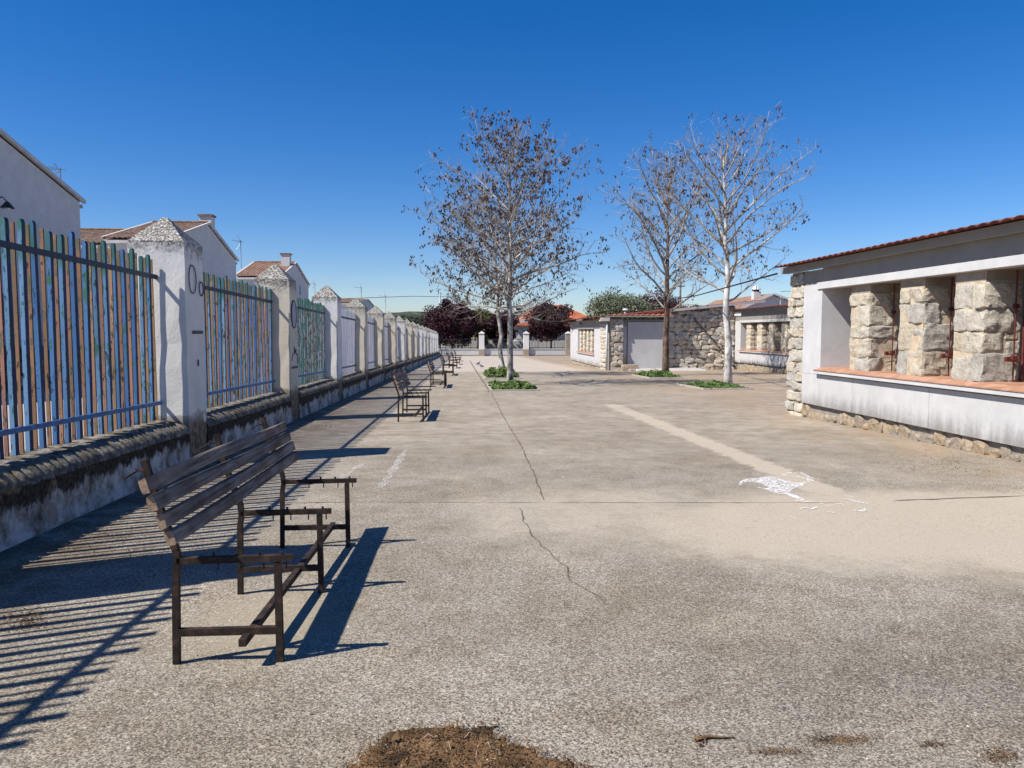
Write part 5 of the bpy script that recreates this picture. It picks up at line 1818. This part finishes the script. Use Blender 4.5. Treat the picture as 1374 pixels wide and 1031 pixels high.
# ------------------------------------------------------------------ pigeons
def pigeon(x, y, rz, label):
    t = thing('pigeon', (x, y, gz(y)), label, 'pigeon', 'pigeons on the yard', rz)
    b = MB()
    b.tube([(-0.22, 0, 0.10), (-0.12, 0, 0.13), (-0.04, 0, 0.15), (0.05, 0, 0.165), (0.10, 0, 0.20), (0.125, 0, 0.245), (0.14, 0, 0.275), (0.165, 0, 0.285), (0.19, 0, 0.278)],
           [0.012, 0.035, 0.062, 0.062, 0.045, 0.028, 0.026, 0.024, 0.004], 8)
    b.tube([(0.0, 0.025, 0.11), (0.0, 0.025, 0.0), (0.03, 0.025, 0.0)], 0.005, 4)
    b.tube([(0.0, -0.025, 0.11), (0.0, -0.025, 0.0), (0.03, -0.025, 0.0)], 0.005, 4)
    b.obj('body', 'pigeon', t, smooth=True)


x, y = gp(641.5, 491); pigeon(x, y, 0.6, 'dark pigeon standing alone mid-yard, the farther of the two')
x, y = gp(646, 494.5); pigeon(x, y, 2.4, 'dark pigeon standing mid-yard, the nearer of the two')

# ------------------------------------------------------------------ litter, pebbles, twigs
def inside(px, py, poly):
    c = False
    j = len(poly) - 1
    for i in range(len(poly)):
        if (poly[i][1] > py) != (poly[j][1] > py) and px < (poly[j][0] - poly[i][0]) * (py - poly[i][1]) / (poly[j][1] - poly[i][1]) + poly[i][0]:
            c = not c
        j = i
    return c


def chips(b, x, y, z, s, r, flat=0.35):
    a = r.uniform(0, 6.28)
    l = s * r.uniform(0.5, 1.3)
    w = s * r.uniform(0.25, 0.6)
    ca, sa = math.cos(a), math.sin(a)
    tl = r.normal(0, flat) * l
    k = len(b.v)
    b.v += [(x - ca * l, y - sa * l, z - tl), (x + sa * w, y - ca * w, z + r.uniform(0, .4) * w), (x + ca * l, y + sa * l, z + tl), (x - sa * w, y + ca * w, z)]
    b.f += [(k, k + 1, k + 2, k + 3)]


r_ = np.random.RandomState(8)
poly = [gp(440, 1050), gp(468, 1030), gp(486, 1012), gp(497, 999), gp(520, 990), gp(548, 978), gp(575, 981), gp(600, 976), gp(628, 980), gp(664, 974), gp(668, 990), gp(690, 1001), gp(712, 1006), gp(742, 1018), gp(770, 1024), gp(800, 1040), gp(820, 1060), (0.6, 2.2), (-0.6, 2.2)]
cxm, cym = -0.05, 2.45
b, c = MB(), MB()
nn = 60
grid = {}
for i in range(nn):
    for j in range(nn):
        x = -0.75 + 1.5 * i / (nn - 1)
        y = 2.2 + 0.82 * j / (nn - 1)
        ins = inside(x + 0.03 * mnoise.noise(Vector((x * 22, y * 22, 5))), y + 0.03 * mnoise.noise(Vector((x * 22, y * 22, 9))), poly)
        h = (0.006 + 0.012 * mnoise.noise(Vector((x * 16, y * 16, 0))) + 0.008 * mnoise.noise(Vector((x * 50, y * 50, 2)))) if ins else -0.02
        b.v.append((x, y, gz(y) + h))
for i in range(nn - 1):
    for j in range(nn - 1):
        k = i * nn + j
        b.f.append((k, k + nn, k + nn + 1, k + 1))
n_made = 0
while n_made < 13000:
    x = r_.uniform(-0.8, 0.8); y = r_.uniform(2.2, 3.1)
    ins = inside(x + r_.normal(0, 0.018), y + r_.normal(0, 0.018), poly)
    if ins or r_.rand() < 0.03:
        chips(b, x, y, gz(y) + (r_.uniform(0.010, 0.028) if ins else r_.uniform(0.001, 0.005)), r_.uniform(0.003, 0.008), r_, 0.6)
        n_made += 1
tag(b.obj('leaf_litter', 'litter', fix=False), 'pile of brown leaf litter and bark at the bottom edge of the yard', 'leaf litter', kind='stuff')
n_made = 0
while n_made < 90:
    x = r_.uniform(-0.55, 0.55); y = r_.uniform(2.2, 3.0)
    if inside(x, y, poly):
        chips(c, x, y, gz(y) + 0.032, r_.uniform(0.004, 0.009), r_, 0.5)
        n_made += 1
for (u, v_, a) in ((575, 1000, 0.1), (602, 1012, 1.9), (630, 998, 0.6), (655, 1012, 2.1), (700, 1012, 2.6), (560, 985, 0.0), (640, 1024, 1.3)):
    x, y = gp(u, v_)
    l = r_.uniform(0.014, 0.026)
    c.tube([(x - l * math.cos(a), y - l * math.sin(a), gz(y) + 0.030), (x, y + 0.006, gz(y) + 0.042), (x + l * math.cos(a), y + l * math.sin(a), gz(y) + 0.030)], 0.0017, 5)
tag(c.obj('dry_chips', 'chip', fix=False), 'pale dry chips and twigs scattered on the leaf litter', 'dry chips', kind='stuff')
x, y = gp(523, 998)
lf = MB()
lf.add([(-0.035, 0, 0.004), (-0.01, 0.02, 0.022), (0.03, 0.012, 0.030), (0.036, -0.012, 0.012), (0, -0.022, 0.006), (0.005, 0.0, 0.030)], [(0, 1, 5), (1, 2, 5), (2, 3, 5), (3, 4, 5), (4, 0, 5)])
o = tag(lf.obj('curled_leaf', 'litter'), 'dark curled dry leaf at the left rim of the leaf litter', 'leaf'); o.location = (x, y, gz(y) + 0.012)

b = MB()
for (u0, u1, v0, v1, n, s) in ((1070, 1180, 985, 1003, 900, 0.004), (1000, 1090, 1004, 1016, 380, 0.004), (1220, 1280, 996, 1004, 200, 0.004), (1310, 1374, 1000, 1031, 380, 0.005), (0, 70, 818, 850, 380, 0.008),
                            (0, 300, 740, 800, 420, 0.007), (200, 330, 975, 1031, 160, 0.004), (395, 470, 568, 576, 260, 0.012), (40, 230, 690, 760, 380, 0.009), (1180, 1374, 600, 640, 420, 0.012), (240, 330, 870, 900, 120, .005)):
    cu, cv = (u0 + u1) / 2, (v0 + v1) / 2
    for _ in range(n):
        u = cu + np.clip(r_.normal(0, 0.36), -1.2, 1.2) * (u1 - u0) / 1.6
        v_ = cv + np.clip(r_.normal(0, 0.36), -1.2, 1.2) * (v1 - v0) / 1.6
        x, y = gp(u, v_)
        chips(b, x, y, gz(y) + r_.uniform(0.003, 0.010), s, r_, 0.4)
tag(b.obj('scattered_litter', 'litter', fix=False), 'thin trails of brown leaf dirt strewn over the yard', 'leaf dirt', kind='stuff')
# dead twig on the right foreground
x, y = gp(958, 993)
t = MB()
t.tube([(-0.06, 0.0, 0.006), (-0.02, 0.005, 0.012), (0.04, 0.0, 0.008), (0.085, 0.003, 0.006)], [0.008, 0.006, 0.004, 0.002], 5)
for k in range(16):
    chips(t, -0.05 + r_.normal(0, .018), r_.normal(-0.01, .016), 0.006 + r_.uniform(0, .008), 0.012, r_, 0.5)
o = tag(t.obj('dead_twig', 'litter'), 'small dead twig with dry leaves right of the leaf litter', 'twig'); o.location = (x, y, gz(y))
# loose pale stones
b = MB()
for i in range(420):
    y = 2.4 + 9.5 * r_.rand() ** 1.6
    x = r_.uniform(-2.6, 5.5) * (0.35 + y / 9.0) if y < 6 else r_.uniform(-2.5, 6.3)
    s = r_.uniform(0.0025, 0.0065) * (1.0 if r_.rand() < 0.95 else 1.6)
    a = r_.uniform(0, 6.28)
    ca, sa = math.cos(a), math.sin(a)
    P = [(-1, -.6, 0), (1, -.5, 0), (.9, .6, 0), (-.8, .7, 0), (-.5, -.3, .7), (.6, -.25, .6), (.4, .4, .7), (-.4, .35, .6)]
    b.add([(x + (px * ca - py * sa) * s, y + (px * sa + py * ca) * s, gz(y) + pz * s) for px, py, pz in P],
          [(4, 5, 6, 7), (0, 1, 5, 4), (1, 2, 6, 5), (2, 3, 7, 6), (3, 0, 4, 7)])
tag(b.obj('loose_pebbles', 'pebble', fix=False), 'tiny pale pebbles and shell bits scattered over the near yard', 'pebbles', kind='stuff')
